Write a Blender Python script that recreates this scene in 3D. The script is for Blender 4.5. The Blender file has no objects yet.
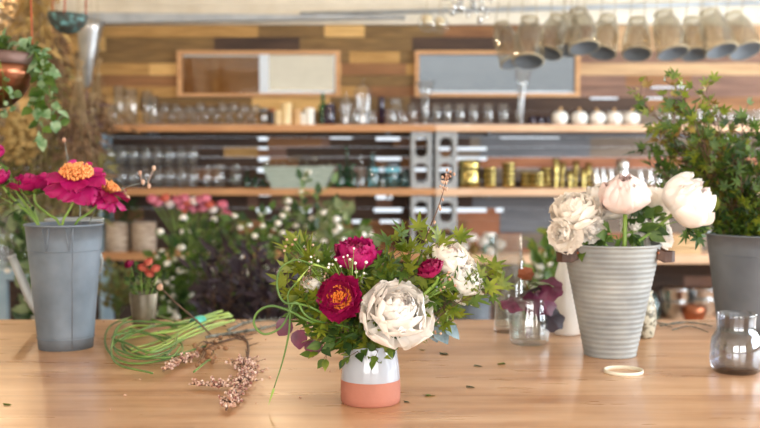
import bpy, math, random
from mathutils import Vector, Matrix, Euler
R = random.Random(7)
PI = math.pi
V = Vector
col = bpy.context.scene.collection
APERT = .0115; WORLD = 1.5; E_RIGHT = 220; E_FRONT = 165; E_LAMP = 30; EXPO = -0.14
# ---------------------------------------------------------------- camera model (image 760x428)
FPX = 1000.0
TH = math.atan(49 / FPX)
EYE = 1.30
TZ = 0.90            # table top height
def P(px, py, d):
    """world point seen at pixel (px,py) standing at distance d down the room"""
    u = (px - 380) / FPX; v = (214 - py) / FPX
    dy = math.cos(TH) + v * math.sin(TH)
    dz = -math.sin(TH) + v * math.cos(TH)
    return V((u * d / dy, d, EYE + dz * d / dy))
def T(px, py, z=TZ):
    u = (px - 380) / FPX; v = (214 - py) / FPX
    dy = math.cos(TH) + v * math.sin(TH)
    dz = -math.sin(TH) + v * math.cos(TH)
    k = (z - EYE) / dz
    return V((u * k, dy * k, z))
def ZR(py, d): return P(380, py, d).z
def XR(px, d, py=165): return P(px, py, d).x
# ---------------------------------------------------------------- materials
def new_mat(name):
    m = bpy.data.materials.new(name); m.use_nodes = True
    nt = m.node_tree; nt.nodes.clear()
    return m, nt, nt.nodes, nt.links
def rgba(c): return (c[0], c[1], c[2], 1)
def srgb(r, g, b):
    f = lambda c: (c / 255 / 12.92) if c / 255 <= .04045 else ((c / 255 + .055) / 1.055) ** 2.4
    return (f(r), f(g), f(b))
def ramp_noise(N, L, c1, c2, scale, detail=3, vec=None, lo=.3, hi=.7, c3=None):
    no = N.new('ShaderNodeTexNoise'); no.inputs['Scale'].default_value = scale; no.inputs['Detail'].default_value = detail
    if vec: L.new(vec, no.inputs['Vector'])
    rp = N.new('ShaderNodeValToRGB')
    rp.color_ramp.elements[0].position = lo; rp.color_ramp.elements[0].color = rgba(c1)
    rp.color_ramp.elements[1].position = hi; rp.color_ramp.elements[1].color = rgba(c2)
    if c3:
        e = rp.color_ramp.elements.new((lo + hi) / 2); e.color = rgba(c3)
    L.new(no.outputs['Fac'], rp.inputs['Fac'])
    return no, rp
def mat(name, c1, c2=None, scale=8, rough=.6, metal=0, bump=0, bscale=None, stretch=None, trans=0, spec=.5, coat=0, lo=.3, hi=.7, detail=3, c3=None, sheen=0):
    m, nt, N, L = new_mat(name)
    out = N.new('ShaderNodeOutputMaterial'); b = N.new('ShaderNodeBsdfPrincipled')
    b.inputs['Roughness'].default_value = rough; b.inputs['Metallic'].default_value = metal
    b.inputs['Specular IOR Level'].default_value = spec; b.inputs['Coat Weight'].default_value = coat
    c2 = c2 or tuple(min(1, x * 1.12) for x in c1)
    tc = N.new('ShaderNodeTexCoord'); mp = N.new('ShaderNodeMapping'); L.new(tc.outputs['Object'], mp.inputs['Vector'])
    if stretch: mp.inputs['Scale'].default_value = stretch
    no, rp = ramp_noise(N, L, c1, c2, scale, detail, mp.outputs['Vector'], lo, hi, c3)
    L.new(rp.outputs['Color'], b.inputs['Base Color'])
    if bump:
        n2 = N.new('ShaderNodeTexNoise'); n2.inputs['Scale'].default_value = bscale or scale * 4
        L.new(mp.outputs['Vector'], n2.inputs['Vector'])
        bp = N.new('ShaderNodeBump'); bp.inputs['Strength'].default_value = bump; bp.inputs['Distance'].default_value = .004
        L.new(n2.outputs['Fac'], bp.inputs['Height']); L.new(bp.outputs['Normal'], b.inputs['Normal'])
    if trans:
        t = N.new('ShaderNodeBsdfTranslucent'); L.new(rp.outputs['Color'], t.inputs['Color'])
        mx = N.new('ShaderNodeMixShader'); mx.inputs['Fac'].default_value = trans
        L.new(b.outputs['BSDF'], mx.inputs[1]); L.new(t.outputs['BSDF'], mx.inputs[2]); L.new(mx.outputs['Shader'], out.inputs['Surface'])
    else:
        L.new(b.outputs['BSDF'], out.inputs['Surface'])
    return m
def glass(name, tint=(1, 1, 1), refl=1.0, rough=.02, dens=0.0, dcol=(.9, .95, 1)):
    """thin walled clear glass: see-through with fresnel reflection, a little diffuse film"""
    m, nt, N, L = new_mat(name)
    out = N.new('ShaderNodeOutputMaterial'); tr = N.new('ShaderNodeBsdfTransparent')
    nz = N.new('ShaderNodeTexNoise'); nz.inputs['Scale'].default_value = 6
    mc = N.new('ShaderNodeMix'); mc.data_type = 'RGBA'; mc.inputs['A'].default_value = rgba(tint); mc.inputs['B'].default_value = rgba(tuple(x * .93 for x in tint))
    L.new(nz.outputs['Fac'], mc.inputs['Factor']); L.new(mc.outputs['Result'], tr.inputs['Color'])
    gl = N.new('ShaderNodeBsdfGlossy'); gl.inputs['Roughness'].default_value = rough
    fr = N.new('ShaderNodeLayerWeight'); fr.inputs['Blend'].default_value = .5
    pw_ = N.new('ShaderNodeMath'); pw_.operation = 'POWER'; pw_.inputs[1].default_value = 3.5; L.new(fr.outputs['Facing'], pw_.inputs[0])
    mu = N.new('ShaderNodeMath'); mu.operation = 'MULTIPLY_ADD'; mu.inputs[1].default_value = .38 * refl; mu.inputs[2].default_value = .07 * refl
    L.new(pw_.outputs[0], mu.inputs[0])
    ad = N.new('ShaderNodeMath'); ad.operation = 'MINIMUM'; ad.inputs[1].default_value = 1; L.new(mu.outputs[0], ad.inputs[0])
    mx = N.new('ShaderNodeMixShader'); L.new(ad.outputs[0], mx.inputs['Fac'])
    src = tr.outputs['BSDF']
    if dens:
        df = N.new('ShaderNodeBsdfDiffuse'); df.inputs['Color'].default_value = rgba(dcol)
        m2 = N.new('ShaderNodeMixShader'); m2.inputs['Fac'].default_value = dens
        L.new(tr.outputs['BSDF'], m2.inputs[1]); L.new(df.outputs['BSDF'], m2.inputs[2]); src = m2.outputs['Shader']
    L.new(src, mx.inputs[1]); L.new(gl.outputs['BSDF'], mx.inputs[2]); L.new(mx.outputs['Shader'], out.inputs['Surface'])
    return m
def wood(name, c1, c2, rough=.55, coat=0, along='X', scale=3.0, bump=.25, lo=.25, hi=.75, c3=None):
    s = {'X': (1, 9, 9), 'Y': (9, 1, 9), 'Z': (9, 9, 1)}[along]
    return mat(name, c1, c2, scale, rough, 0, bump, scale * 3, s, coat=coat, lo=lo, hi=hi, detail=6, c3=c3)
# ---------------------------------------------------------------- mesh builder
class MB:
    def __init__(s): s.v = []; s.f = []; s.m = []; s.sm = []
    def add(s, vs, fs, mi=0, smooth=True):
        o = len(s.v); s.v.extend([tuple(v) for v in vs])
        for f in fs: s.f.append([i + o for i in f]); s.m.append(mi); s.sm.append(smooth)
    def box(s, a, b, mi=0, bev=0, M=None):
        (x0, y0, z0), (x1, y1, z1) = a, b
        x0, x1 = sorted((x0, x1)); y0, y1 = sorted((y0, y1)); z0, z1 = sorted((z0, z1))
        if bev <= 0:
            vs = [(x, y, z) for z in (z0, z1) for y in (y0, y1) for x in (x0, x1)]
            fs = [(0, 2, 3, 1), (4, 5, 7, 6), (0, 1, 5, 4), (2, 6, 7, 3), (0, 4, 6, 2), (1, 3, 7, 5)]
        else:
            c = [(x0 + bev, y0), (x1 - bev, y0), (x1, y0 + bev), (x1, y1 - bev), (x1 - bev, y1), (x0 + bev, y1), (x0, y1 - bev), (x0, y0 + bev)]
            cx, cy = (x0 + x1) / 2, (y0 + y1) / 2
            def ring(z, k):
                return [(x + (k if x < cx else -k), y + (k if y < cy else -k), z) for x, y in c]
            vs = ring(z0, bev * .7) + ring(z0 + bev, 0) + ring(z1 - bev, 0) + ring(z1, bev * .7)
            fs = [tuple(range(7, -1, -1)), tuple(range(24, 32))]
            for k in range(3):
                for i in range(8):
                    j = (i + 1) % 8; fs.append((k * 8 + i, k * 8 + j, (k + 1) * 8 + j, (k + 1) * 8 + i))
        if M: vs = [M @ V(v) for v in vs]
        s.add(vs, fs, mi, False); return s
    def lathe(s, prof, n=24, M=None, mi=0, squash=1.0, cap=True):
        vs = []; fs = []
        for r, z in prof:
            for i in range(n):
                a = 2 * PI * i / n; vs.append(V((r * math.cos(a), r * math.sin(a) * squash, z)))
        for k in range(len(prof) - 1):
            for i in range(n):
                j = (i + 1) % n; fs.append((k * n + i, k * n + j, (k + 1) * n + j, (k + 1) * n + i))
        if cap and prof[0][0] > 1e-5: fs.append(tuple(range(n - 1, -1, -1)))
        if M: vs = [M @ v for v in vs]
        s.add(vs, fs, mi, True); return s
    def tube(s, pts, r, n=6, mi=0, closed=False):
        pts = [V(p) for p in pts]; m = len(pts)
        rr = r if isinstance(r, (list, tuple)) else [r] * m
        up = V((.13, .31, .94)); vs = []; fs = []
        for k in range(m):
            if closed: t = pts[(k + 1) % m] - pts[k - 1]
            else: t = pts[min(k + 1, m - 1)] - pts[max(k - 1, 0)]
            if t.length < 1e-9: t = V((0, 0, 1))
            t.normalize(); a = t.cross(up)
            if a.length < .05: a = t.cross(V((1, 0, 0)))
            a.normalize(); b = t.cross(a); up = b.cross(t) if False else up
            for i in range(n):
                q = 2 * PI * i / n; vs.append(pts[k] + (a * math.cos(q) + b * math.sin(q)) * rr[k])
        for k in range(m if closed else m - 1):
            k2 = (k + 1) % m
            for i in range(n):
                j = (i + 1) % n; fs.append((k * n + i, k * n + j, k2 * n + j, k2 * n + i))
        if not closed: fs.append(tuple(range(n - 1, -1, -1))); fs.append(tuple(range((m - 1) * n, m * n)))
        s.add(vs, fs, mi, True); return s
    def ball(s, c, r, n=6, mi=0, sz=1.0, rnd=0):
        c = V(c); vs = [c + V((0, 0, -r * sz))]; fs = []; m = max(3, n // 2 + 1)
        for k in range(1, m):
            a = -PI / 2 + PI * k / m
            for i in range(n):
                q = 2 * PI * i / n; rr = r * (1 + R.uniform(-rnd, rnd))
                vs.append(c + V((rr * math.cos(a) * math.cos(q), rr * math.cos(a) * math.sin(q), rr * sz * math.sin(a))))
        vs.append(c + V((0, 0, r * sz))); last = len(vs) - 1
        for i in range(n):
            j = (i + 1) % n; fs.append((0, 1 + j, 1 + i)); fs.append((last, last - n + i, last - n + j))
        for k in range(m - 2):
            for i in range(n):
                j = (i + 1) % n; fs.append((1 + k * n + i, 1 + k * n + j, 1 + (k + 1) * n + j, 1 + (k + 1) * n + i))
        s.add(vs, fs, mi, True); return s
    def build(s, name, m, parent=None, loc=None, kind=None, label=None):
        me = bpy.data.meshes.new(name); me.from_pydata(s.v, [], s.f)
        ms = m if isinstance(m, (list, tuple)) else [m]
        for q in ms: me.materials.append(q)
        me.polygons.foreach_set('material_index', s.m); me.polygons.foreach_set('use_smooth', s.sm); me.update()
        o = bpy.data.objects.new(name, me); col.objects.link(o)
        if parent: o.parent = parent
        if loc is not None: o.location = loc
        if kind: o['kind'] = kind
        if label: o['label'] = label
        return o
def thing(name, label, cat, loc=(0, 0, 0), group=None, rot=None):
    o = bpy.data.objects.new(name, None); col.objects.link(o); o.empty_display_size = .05
    o.location = loc; o['label'] = label; o['category'] = cat
    if group: o['group'] = group
    if rot: o.rotation_euler = rot
    return o
def tag(o, label, cat, group=None):
    o['label'] = label; o['category'] = cat
    if group: o['group'] = group
    return o
def dup(root, loc, label, rot=None, scale=None, group=None):
    kids = list(root.children); r = root.copy(); col.objects.link(r); r.location = loc; r['label'] = label
    if rot is not None: r.rotation_euler = rot
    if scale is not None: r.scale = (scale,) * 3 if not isinstance(scale, tuple) else scale
    if group: r['group'] = group
    for ch in kids:
        c = ch.copy(); col.objects.link(c); c.parent = r
        for g in ch.children:
            d = g.copy(); col.objects.link(d); d.parent = c
    return r
ORD = ['first', 'second', 'third', 'fourth', 'fifth', 'sixth', 'seventh', 'eighth', 'ninth', 'tenth', 'eleventh', 'twelfth', 'thirteenth', 'fourteenth', 'fifteenth', 'sixteenth', 'seventeenth', 'eighteenth', 'nineteenth', 'twentieth']
def frame_to(axis, spin=0):
    z = V(axis).normalized(); x = z.cross(V((0, 0, 1)))
    if x.length < .01: x = V((1, 0, 0))
    x.normalize(); y = z.cross(x)
    M = Matrix((x, y, z)).transposed().to_4x4()
    return M @ Matrix.Rotation(spin, 4, 'Z')
def bez(pts, n):
    """smooth curve through points (catmull-rom)"""
    pts = [V(p) for p in pts]; q = [pts[0] * 2 - pts[1]] + pts + [pts[-1] * 2 - pts[-2]]; out = []
    segs = len(pts) - 1
    for i in range(n):
        u = i / (n - 1) * segs; k = min(int(u), segs - 1); t = u - k
        a, b, c, d = q[k], q[k + 1], q[k + 2], q[k + 3]
        out.append(.5 * ((2 * b) + (c - a) * t + (2 * a - 5 * b + 4 * c - d) * t * t + (-a + 3 * b - 3 * c + d) * t ** 3))
    return out
# ---------------------------------------------------------------- palette
M = {}
M['table'] = None
M['leaf'] = mat('spring green leaf', srgb(84, 106, 24), srgb(150, 156, 48), 40, .45, trans=.35)
M['leaf_dark'] = mat('deep green leaf', srgb(28, 54, 24), srgb(62, 90, 38), 40, .45, trans=.25)
M['leaf_mid'] = mat('mid green leaf', srgb(52, 84, 28), srgb(104, 128, 48), 30, .5, trans=.3)
M['leaf_red'] = mat('red tinged maple leaf', srgb(120, 80, 40), srgb(160, 140, 60), 30, .5, trans=.3)
M['leaf_olive'] = mat('grey olive leaf', srgb(96, 110, 74), srgb(142, 150, 104), 20, .6, trans=.2)
M['rust'] = mat('rust leaf', srgb(110, 56, 34), srgb(160, 92, 60), 30, .6, trans=.2)
M['leaf_purple'] = mat('burgundy leaf', srgb(78, 32, 48), srgb(138, 66, 98), 30, .4, trans=.2)
M['leaf_smoke'] = mat('smoke bush leaf', srgb(34, 24, 32), srgb(66, 48, 56), 20, .6, trans=.15)
M['leaf_silver'] = mat('silver leaf', srgb(88, 108, 116), srgb(136, 154, 160), 60, .7, bump=.3)
M['stem'] = mat('green stem', srgb(92, 130, 46), srgb(140, 168, 72), 20, .45)
M['scape'] = mat('garlic scape green', srgb(58, 92, 36), srgb(112, 146, 66), 14, .4)
M['scape_pale'] = mat('pale cut stem', srgb(130, 165, 70), srgb(176, 200, 98), 14, .4)
M['twig'] = mat('brown twig', srgb(72, 50, 38), srgb(120, 90, 70), 60, .8, bump=.3)
M['lichen'] = mat('lichen twig', srgb(92, 88, 80), srgb(165, 172, 165), 60, .9, bump=.5)
M['magenta'] = mat('magenta petal', srgb(158, 10, 84), srgb(206, 28, 120), 14, .5, trans=.3, detail=4)
M['crimson'] = mat('deep crimson petal', srgb(126, 8, 50), srgb(178, 16, 92), 16, .5, trans=.3)
M['white'] = mat('creamy white petal', srgb(253, 242, 232), srgb(255, 250, 244), 18, .55, trans=.15, lo=.35, hi=.6)
M['blush'] = mat('blush petal', srgb(252, 222, 214), srgb(254, 240, 234), 16, .55, trans=.15, lo=.35, hi=.6)
M['cream'] = mat('peach cream petal', srgb(254, 240, 224), srgb(255, 248, 238), 16, .55, trans=.18)
M['pink'] = mat('rose pink petal', srgb(222, 112, 142), srgb(246, 164, 182), 20, .55, trans=.2)
M['coral'] = mat('coral petal', srgb(216, 96, 84), srgb(238, 140, 116), 20, .55, trans=.2)
M['stamen'] = mat('orange stamen', srgb(206, 82, 22), srgb(244, 150, 50), 120, .5)
M['stamen_pale'] = mat('apricot stamen', srgb(224, 118, 52), srgb(250, 184, 110), 120, .5)
M['bud'] = mat('pinkish bud', srgb(170, 118, 92), srgb(226, 190, 164), 60, .6)
M['galv'] = mat('galvanised steel', srgb(96, 106, 116), srgb(126, 136, 146), 12, .55, .35, .05, 60)
M['galv_dark'] = mat('dull zinc', srgb(98, 104, 112), srgb(128, 134, 141), 7, .55, .35, .08, 40)
M['zinc'] = mat('pale zinc', srgb(140, 143, 143), srgb(172, 174, 172), 14, .6, .3, .05, 60)
M['leather'] = mat('dark leather', srgb(52, 30, 20), srgb(96, 60, 40), 30, .5, bump=.3)
M['glaze'] = mat('white glaze', srgb(160, 165, 176), srgb(180, 184, 192), 6, .14, coat=.5)
M['terracotta'] = mat('raw terracotta', srgb(158, 96, 76), srgb(180, 116, 96), 7, .75, bump=.15, bscale=90)
M['whitecer'] = mat('white ceramic', srgb(226, 222, 216), srgb(240, 238, 232), 6, .3)
M['speck'] = mat('speckled stoneware', srgb(110, 104, 88), srgb(196, 190, 170), 90, .4, lo=.4, hi=.55)
M['brass'] = mat('brass', srgb(150, 132, 76), srgb(206, 188, 122), 30, .24, 1)
M['silver'] = mat('polished silver', srgb(186, 186, 186), srgb(226, 226, 226), 8, .16, 1)
M['steel'] = mat('satin steel', srgb(170, 172, 176), srgb(206, 208, 210), 8, .32, .9)
M['copper'] = mat('copper', srgb(140, 84, 60), srgb(176, 112, 82), 8, .3, 1)
M['concrete'] = mat('grey concrete', srgb(142, 144, 146), srgb(176, 178, 180), 30, .9, bump=.4, bscale=90)
M['verdigris'] = mat('verdigris', srgb(62, 56, 48), srgb(124, 178, 180), 34, .7, .1, .3, c3=srgb(72, 92, 86), lo=.4, hi=.72)
M['cord'] = mat('rust red cord', srgb(170, 82, 50), srgb(196, 106, 70), 40, .8)
M['string'] = mat('jute string', srgb(160, 144, 116), srgb(196, 182, 152), 40, .9)
M['glass'] = glass('clear glass', (.97, .98, .98), 1.3, .03, .01)
M['glass_bg'] = glass('clear glass tableware', (.96, .97, .98), 1.5, .03, .012)
M['glass_smoke'] = glass('smoky grey glass', (.78, .80, .84), 1.8, .02)
M['glass_green'] = glass('green glass', (.12, .5, .26), 1.1, .04)
M['glass_aqua'] = glass('aqua glass', (.5, .78, .82), 1.3, .04, .04, (.5, .8, .85))
M['glass_plum'] = glass('dark plum glass', (.16, .1, .2), 1.1, .04, .2, (.08, .04, .12))
M['glass_amber'] = glass('amber smoked mesh glass', (.87, .85, .80), 1.3, .06, .035, srgb(150, 136, 112))
M['water'] = glass('water', (.9, .94, .92), .5)
M['teal'] = mat('teal tape', srgb(40, 170, 150), srgb(80, 200, 180), 30, .4)
M['candle'] = mat('cream wax', srgb(226, 200, 150), srgb(240, 220, 180), 10, .5, trans=.1)
M['white_wax'] = mat('white painted wood', srgb(222, 220, 214), srgb(238, 236, 230), 10, .6)
M['blackish'] = mat('very dark brown', srgb(30, 22, 20), srgb(48, 36, 32), 10, .4)
M['tan'] = mat('tan paper', srgb(190, 150, 104), srgb(212, 176, 130), 10, .7)
M['dry_tan'] = mat('dried straw', srgb(136, 114, 84), srgb(180, 154, 116), 30, .9, trans=.15)
M['dry_brown'] = mat('dried brown heads', srgb(92, 68, 48), srgb(140, 108, 78), 30, .9, trans=.1)
M['dry_gold'] = mat('dried mustard flowers', srgb(150, 120, 66), srgb(184, 150, 92), 30, .9, trans=.15)
M['dry_plum'] = mat('dried plum grass', srgb(84, 62, 60), srgb(128, 98, 88), 30, .9, trans=.1)
M['dry_olive'] = mat('dried olive leaves', srgb(98, 92, 52), srgb(144, 132, 78), 30, .9, trans=.15)
M['berry'] = mat('dried berries', srgb(120, 82, 54), srgb(168, 124, 86), 60, .7)
M['astilbe'] = mat('dusty pink seed heads', srgb(150, 92, 80), srgb(238, 208, 190), 200, .8, lo=.4, hi=.6)
M['rubber'] = mat('cream rubber ring', srgb(224, 214, 190), srgb(236, 228, 208), 10, .5)
M['bark'] = mat('birch bark', srgb(140, 120, 104), srgb(206, 190, 172), 12, .9, stretch=(1, 1, 5), c3=srgb(180, 160, 142))
M['sage'] = mat('whitewashed sage wood', srgb(136, 150, 140), srgb(172, 182, 172), 12, .8, stretch=(1, 1, 8))
M['shelf'] = wood('oiled pine shelf', srgb(172, 118, 76), srgb(208, 156, 108))
M['shelfpale'] = wood('pale pine shelf', srgb(204, 160, 124), srgb(228, 190, 158))
M['winframe'] = wood('pine window frame', srgb(176, 128, 84), srgb(206, 160, 114))
# ================================================================ THE ROOM
WY = 7.2; SF = 6.88
XL, XRR, YF, ZC = -3.05, 3.7, -3.4, 2.95
planks = [wood('honey plank', srgb(146, 108, 58), srgb(190, 150, 92), .75, scale=5, lo=.25, hi=.7),
          wood('brown plank', srgb(112, 74, 46), srgb(152, 108, 70), .75),
          wood('dark plank', srgb(50, 36, 30), srgb(82, 62, 50), .8),
          wood('slate grey plank', srgb(92, 94, 100), srgb(124, 126, 132), .8),
          wood('tan plank', srgb(162, 128, 94), srgb(200, 166, 126), .75),
          wood('plum brown plank', srgb(98, 72, 64), srgb(146, 112, 94), .8),
          wood('red brown plank', srgb(136, 82, 56), srgb(182, 122, 88), .75),
          wood('grey brown plank', srgb(104, 92, 82), srgb(144, 130, 116), .8), wood('pale honey plank', srgb(186, 146, 86), srgb(226, 188, 126), .75, scale=5), wood('olive brown plank', srgb(92, 70, 42), srgb(138, 108, 66), .75, scale=5)]
rows = [25, 37, 51, 63, 75, 86, 97, 111, 124, 137, 147, 157, 168, 180, 194, 208, 220, 233, 248, 262, 276, 290, 305, 320, 335, 349]
gaps = {137: [(258, 268, 3), (376, 400, 3), (411, 430, 2), (330, 352, 1.4), (500, 560, 1)], 147: [(258, 268, 2), (455, 487, 3), (436, 450, 3)],
        157: [(258, 269, 4), (376, 401, 3), (412, 428, 2.5), (436, 487, 3)], 168: [(257, 268, 4), (300, 330, 2), (372, 401, 3.5), (411, 430, 3), (440, 452, 3)],
        194: [(258, 270, 2), (376, 392, 5)], 208: [(256, 270, 4.5), (298, 311, 4.5), (374, 402, 4), (414, 430, 4), (436, 452, 4), (454, 487, 4), (496, 504, 4)],
        220: [(380, 400, 3), (352, 362, 3)], 86: [(650, 688, 2)], 97: [(590, 618, 2), (646, 664, 2)], 111: [(696, 720, 1.5)], 124: [(412, 470, 5)],
        117: []}
wins = [(180, 339, 51, 97), (416, 577, 51, 97)]
def pick(x, y):
    q = R.random()
    if y < 124:
        if 37 <= y < 51 and (215 < x < 300 or 412 < x < 500): return 2
        if x < 345: return 0 if q < .4 else (8 if q < .62 else (9 if q < .92 else 1))
        if x < 425: return 9 if q < .4 else (1 if q < .8 else 0)
        if y >= 97 and x < 585: return 2
        if x < 580: return 1 if q < .5 else 9
        return {25: 4, 37: 4, 51: 5, 63: 4, 75: 5, 86: 5, 97: 2, 111: 7}.get(y, 5) if q < .85 else 1
    if y < 137: return 2 if x < 420 else 3
    if x < 250:
        if 147 <= y < 157 and 195 < x: return 0
        return 2 if q < .93 else 1
    if x < 455:
        return 2 if q < .5 else (5 if q < .8 else 1)
    if y < 157: return 3 if 480 < x < 590 else 7
    if y < 168: return 6
    if y < 194: return 7 if q < .6 else 2
    if y < 233: return 3 if 500 < x < 570 else (6 if x < 500 and q < .8 else 7)
    if y < 262: return 7 if q < .5 else 6
    return 2 if q < .6 else 5
wb = MB()
for k in range(len(rows) - 1):
    ya, yb = rows[k], rows[k + 1]
    cuts = {-60, 900}
    x = -60 + R.uniform(20, 140)
    while x < 900:
        cuts.add(x); x += R.uniform(35, 120)
    for (a, b, c, d) in wins:
        if ya >= c and yb <= d: cuts |= {a, b}
    for (a, b, th) in gaps.get(ya, []): cuts |= {a, b}
    for a in ((215, 300, 412, 500) if ya == 37 else (480, 590) if ya in (137, 147) else (500, 570) if ya in (208, 220) else (195, 262) if ya == 147 else ()): cuts.add(a)
    cs = sorted(cuts)
    for i in range(len(cs) - 1):
        a, b = cs[i], cs[i + 1]
        if b - a < 1: continue
        mid = (a + b) / 2
        if any(ya >= c and yb <= d and w0 <= mid <= w1 for (w0, w1, c, d) in wins): continue
        th = 0
        for (g0, g1, t) in gaps.get(ya, []):
            if g0 <= mid <= g1: th = t
        ins = .0008 * WY / 7.2
        off = R.uniform(0, .008)
        wb.box((XR(a, WY), WY + off, ZR(yb, WY)), (XR(b, WY), WY + .035, ZR(ya + th, WY) - .002), pick(mid, ya))
wb.build('wall_back', planks, kind='structure')
plaster = mat('cream painted boards', srgb(208, 199, 182), srgb(226, 218, 203), 5, .8, bump=.1)
grey_m = mat('plain grey', srgb(150, 156, 164), srgb(176, 182, 188), 10, .5)
b = MB()                     # painted boards above the planks, down to the plank top
zt = ZR(25, WY)
for i in range(5):
    z0 = zt + .002 + i * .13
    b.box((XL, WY - .03, z0), (XRR, WY + .035, min(z0 + .127, ZC)), 0)
b.build('trim_1', plaster, kind='structure')
b = MB(); z0 = ZR(24.5, 7.1)  # grey wedge along the cream boards, tapering towards the right
b.add([V((XR(60, 7.1), 7.06, z0)), V((XR(405, 7.1), 7.06, z0 + .045)), V((XR(405, 7.1), 7.06, z0 + .055)), V((XR(60, 7.1), 7.06, z0 + .08)),
       V((XR(60, 7.1), 7.165, z0)), V((XR(405, 7.1), 7.165, z0 + .045)), V((XR(405, 7.1), 7.165, z0 + .055)), V((XR(60, 7.1), 7.165, z0 + .08))],
      [(0, 1, 2, 3), (7, 6, 5, 4), (0, 4, 5, 1), (3, 2, 6, 7), (0, 3, 7, 4), (1, 5, 6, 2)], 0, False)
b.build('trim_2', grey_m, kind='structure')
b = MB(); b.tube([P(300, 14, 7.13), P(540, 8.5, 7.13), P(800, 1.5, 7.13)], .016, 8)
tag(b.build('conduit_pipe', grey_m), 'thin grey pipe running along the cream boards above the plank wall', 'pipe')
# shell
floor_m = mat('worn concrete floor', srgb(92, 84, 78), srgb(124, 114, 104), 2, .7, bump=.1)
side_m = mat('painted side wall', srgb(206, 192, 168), srgb(222, 210, 188), 3, .85, bump=.05)
ceil_m = mat('white ceiling boards', srgb(226, 220, 208), srgb(240, 236, 226), 3, .85)
MB().box((XL - .1, YF - .1, -.1), (XRR + .1, WY + .1, 0)).build('floor', floor_m, kind='structure')
MB().box((XL - .1, YF - .1, ZC), (XRR + .1, WY + .1, ZC + .1)).build('ceiling', ceil_m, kind='structure')
MB().box((XL - .1, YF - .1, 0), (XL, WY + .04, ZC)).build('wall_left', side_m, kind='structure')
def wall_holes(name, fixed, axis, u0, u1, holes):
    """wall with rectangular openings (u0,u1,z0,z1)"""
    b = MB(); us = sorted({u0, u1} | {h[0] for h in holes} | {h[1] for h in holes})
    for a, c in zip(us, us[1:]):
        hs = [h for h in holes if h[0] <= a and h[1] >= c]
        spans = [(0, ZC)] if not hs else [(0, hs[0][2]), (hs[0][3], ZC)]
        for z0, z1 in spans:
            if axis == 'Y': b.box((fixed, a, z0), (fixed + .1, c, z1))
            else: b.box((a, fixed - .1, z0), (c, fixed, z1))
    b.build(name, side_m, kind='structure')
RH = [(.2, 2.9, .95, 2.55), (3.7, 6.4, .95, 2.55)]
FH = [(-2.6, .0, .8, 2.6), (.5, 3.2, .8, 2.6)]
wall_holes('wall_right', XRR, 'Y', YF - .1, WY + .04, RH)
wall_holes('wall_front', YF, 'X', XL, XRR, FH)
def window_grid(name, a, c, z0, z1, fixed, axis):
    b = MB(); w = .05
    def bx(u0, u1, za, zb):
        if axis == 'Y': b.box((fixed + .02, u0, za), (fixed + .08, u1, zb))
        else: b.box((u0, fixed - .08, za), (u1, fixed - .02, zb))
    bx(a, c, z0, z0 + w); bx(a, c, z1 - w, z1); bx(a, a + w, z0, z1); bx(c - w, c, z0, z1)
    for k in range(1, 3): u = a + (c - a) * k / 3; bx(u - .02, u + .02, z0, z1)
    zm = (z0 + z1) / 2; bx(a, c, zm - .02, zm + .02)
    b.build(name, M['winframe'], kind='structure')
for k, h in enumerate(RH): window_grid('window_%d' % (k + 3), *h, XRR, 'Y')
for k, h in enumerate(FH): window_grid('window_%d' % (k + 5), *h, YF, 'X')
# back wall windows
def pane_mat(name, tint, tint2, refl=.5):
    return glass(name, tint, refl, .05)
def back_window(n, x0, x1, y0, y1):
    b = MB(); t = .024; ya, yb = WY - .03, WY + .05
    X0, X1 = XR(x0, WY) , XR(x1, WY); Z0, Z1 = ZR(y1, WY), ZR(y0, WY)
    b.box((X0 - t * .3, ya, Z0), (X1 + t * .3, yb, Z0 + t)); b.box((X0 - t * .3, ya, Z1 - t), (X1 + t * .3, yb, Z1))
    b.box((X0 - t * .3, ya, Z0 + t), (X0 + t, yb, Z1 - t)); b.box((X1 - t, ya, Z0 + t), (X1 + t * .3, yb, Z1 - t))
    f = b.build('window_%d' % n, M['winframe'], kind='structure')
    return f, X0 + t, X1 - t, Z0 + t, Z1 - t
f, a, c, z0, z1 = back_window(2, 415.5, 577.5, 51, 97)
MB().box((a, WY + .01, z0), (c, WY + .016, z1)).build('pane', glass('blue grey pane', (.58, .58, .57), .35, .05), f)
sash = MB(); sash.box((a, WY + .0, z0), (c, WY + .03, z0 + .018))
sash.build('sash', mat('pale blue sash', srgb(196, 208, 222), srgb(210, 220, 232), 8, .5), f)
f, a, c, z0, z1 = back_window(1, 179.5, 339.5, 51, 97)
xm = XR(260, WY)
MB().box((a, WY + .01, z0), (xm, WY + .016, z1)).build('pane', glass('pane tinted with brown reflection', (.8, .74, .66), .9, .05), f, label='sliding pane with a brown reflection put into its tint')
MB().box((xm, WY + .02, z0), (c, WY + .026, z1)).build('pane', glass('milky pane', (.82, .74, .62), .35, .1), f, label='bright milky pane')
sash = MB(); xs = XR(269, WY)
sash.box((xm, WY - .01, z0), (xs, WY + .03, z1)); sash.box((xs, WY - .01, z0), (c, WY + .03, z0 + .02)); sash.box((c - .016, WY - .01, z0), (c, WY + .03, z1))
sash.build('sash', bpy.data.materials['pale blue sash'], f)
refl_panel = MB(); refl_panel.box((a - .02, WY + .05, z0 - .02), (xm - .0, WY + .07, z1 - .01))  # panel and stripe stand in, as colour, for the room reflected in this pane
refl_panel.box((XR(212, WY), WY + .04, z0), (XR(218, WY), WY + .05, z1 - .01), 1)
refl_panel.build('reflection_panel', [wood('painted brown reflection', srgb(170, 128, 80), srgb(196, 154, 104)), M['tan']], f)
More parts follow.
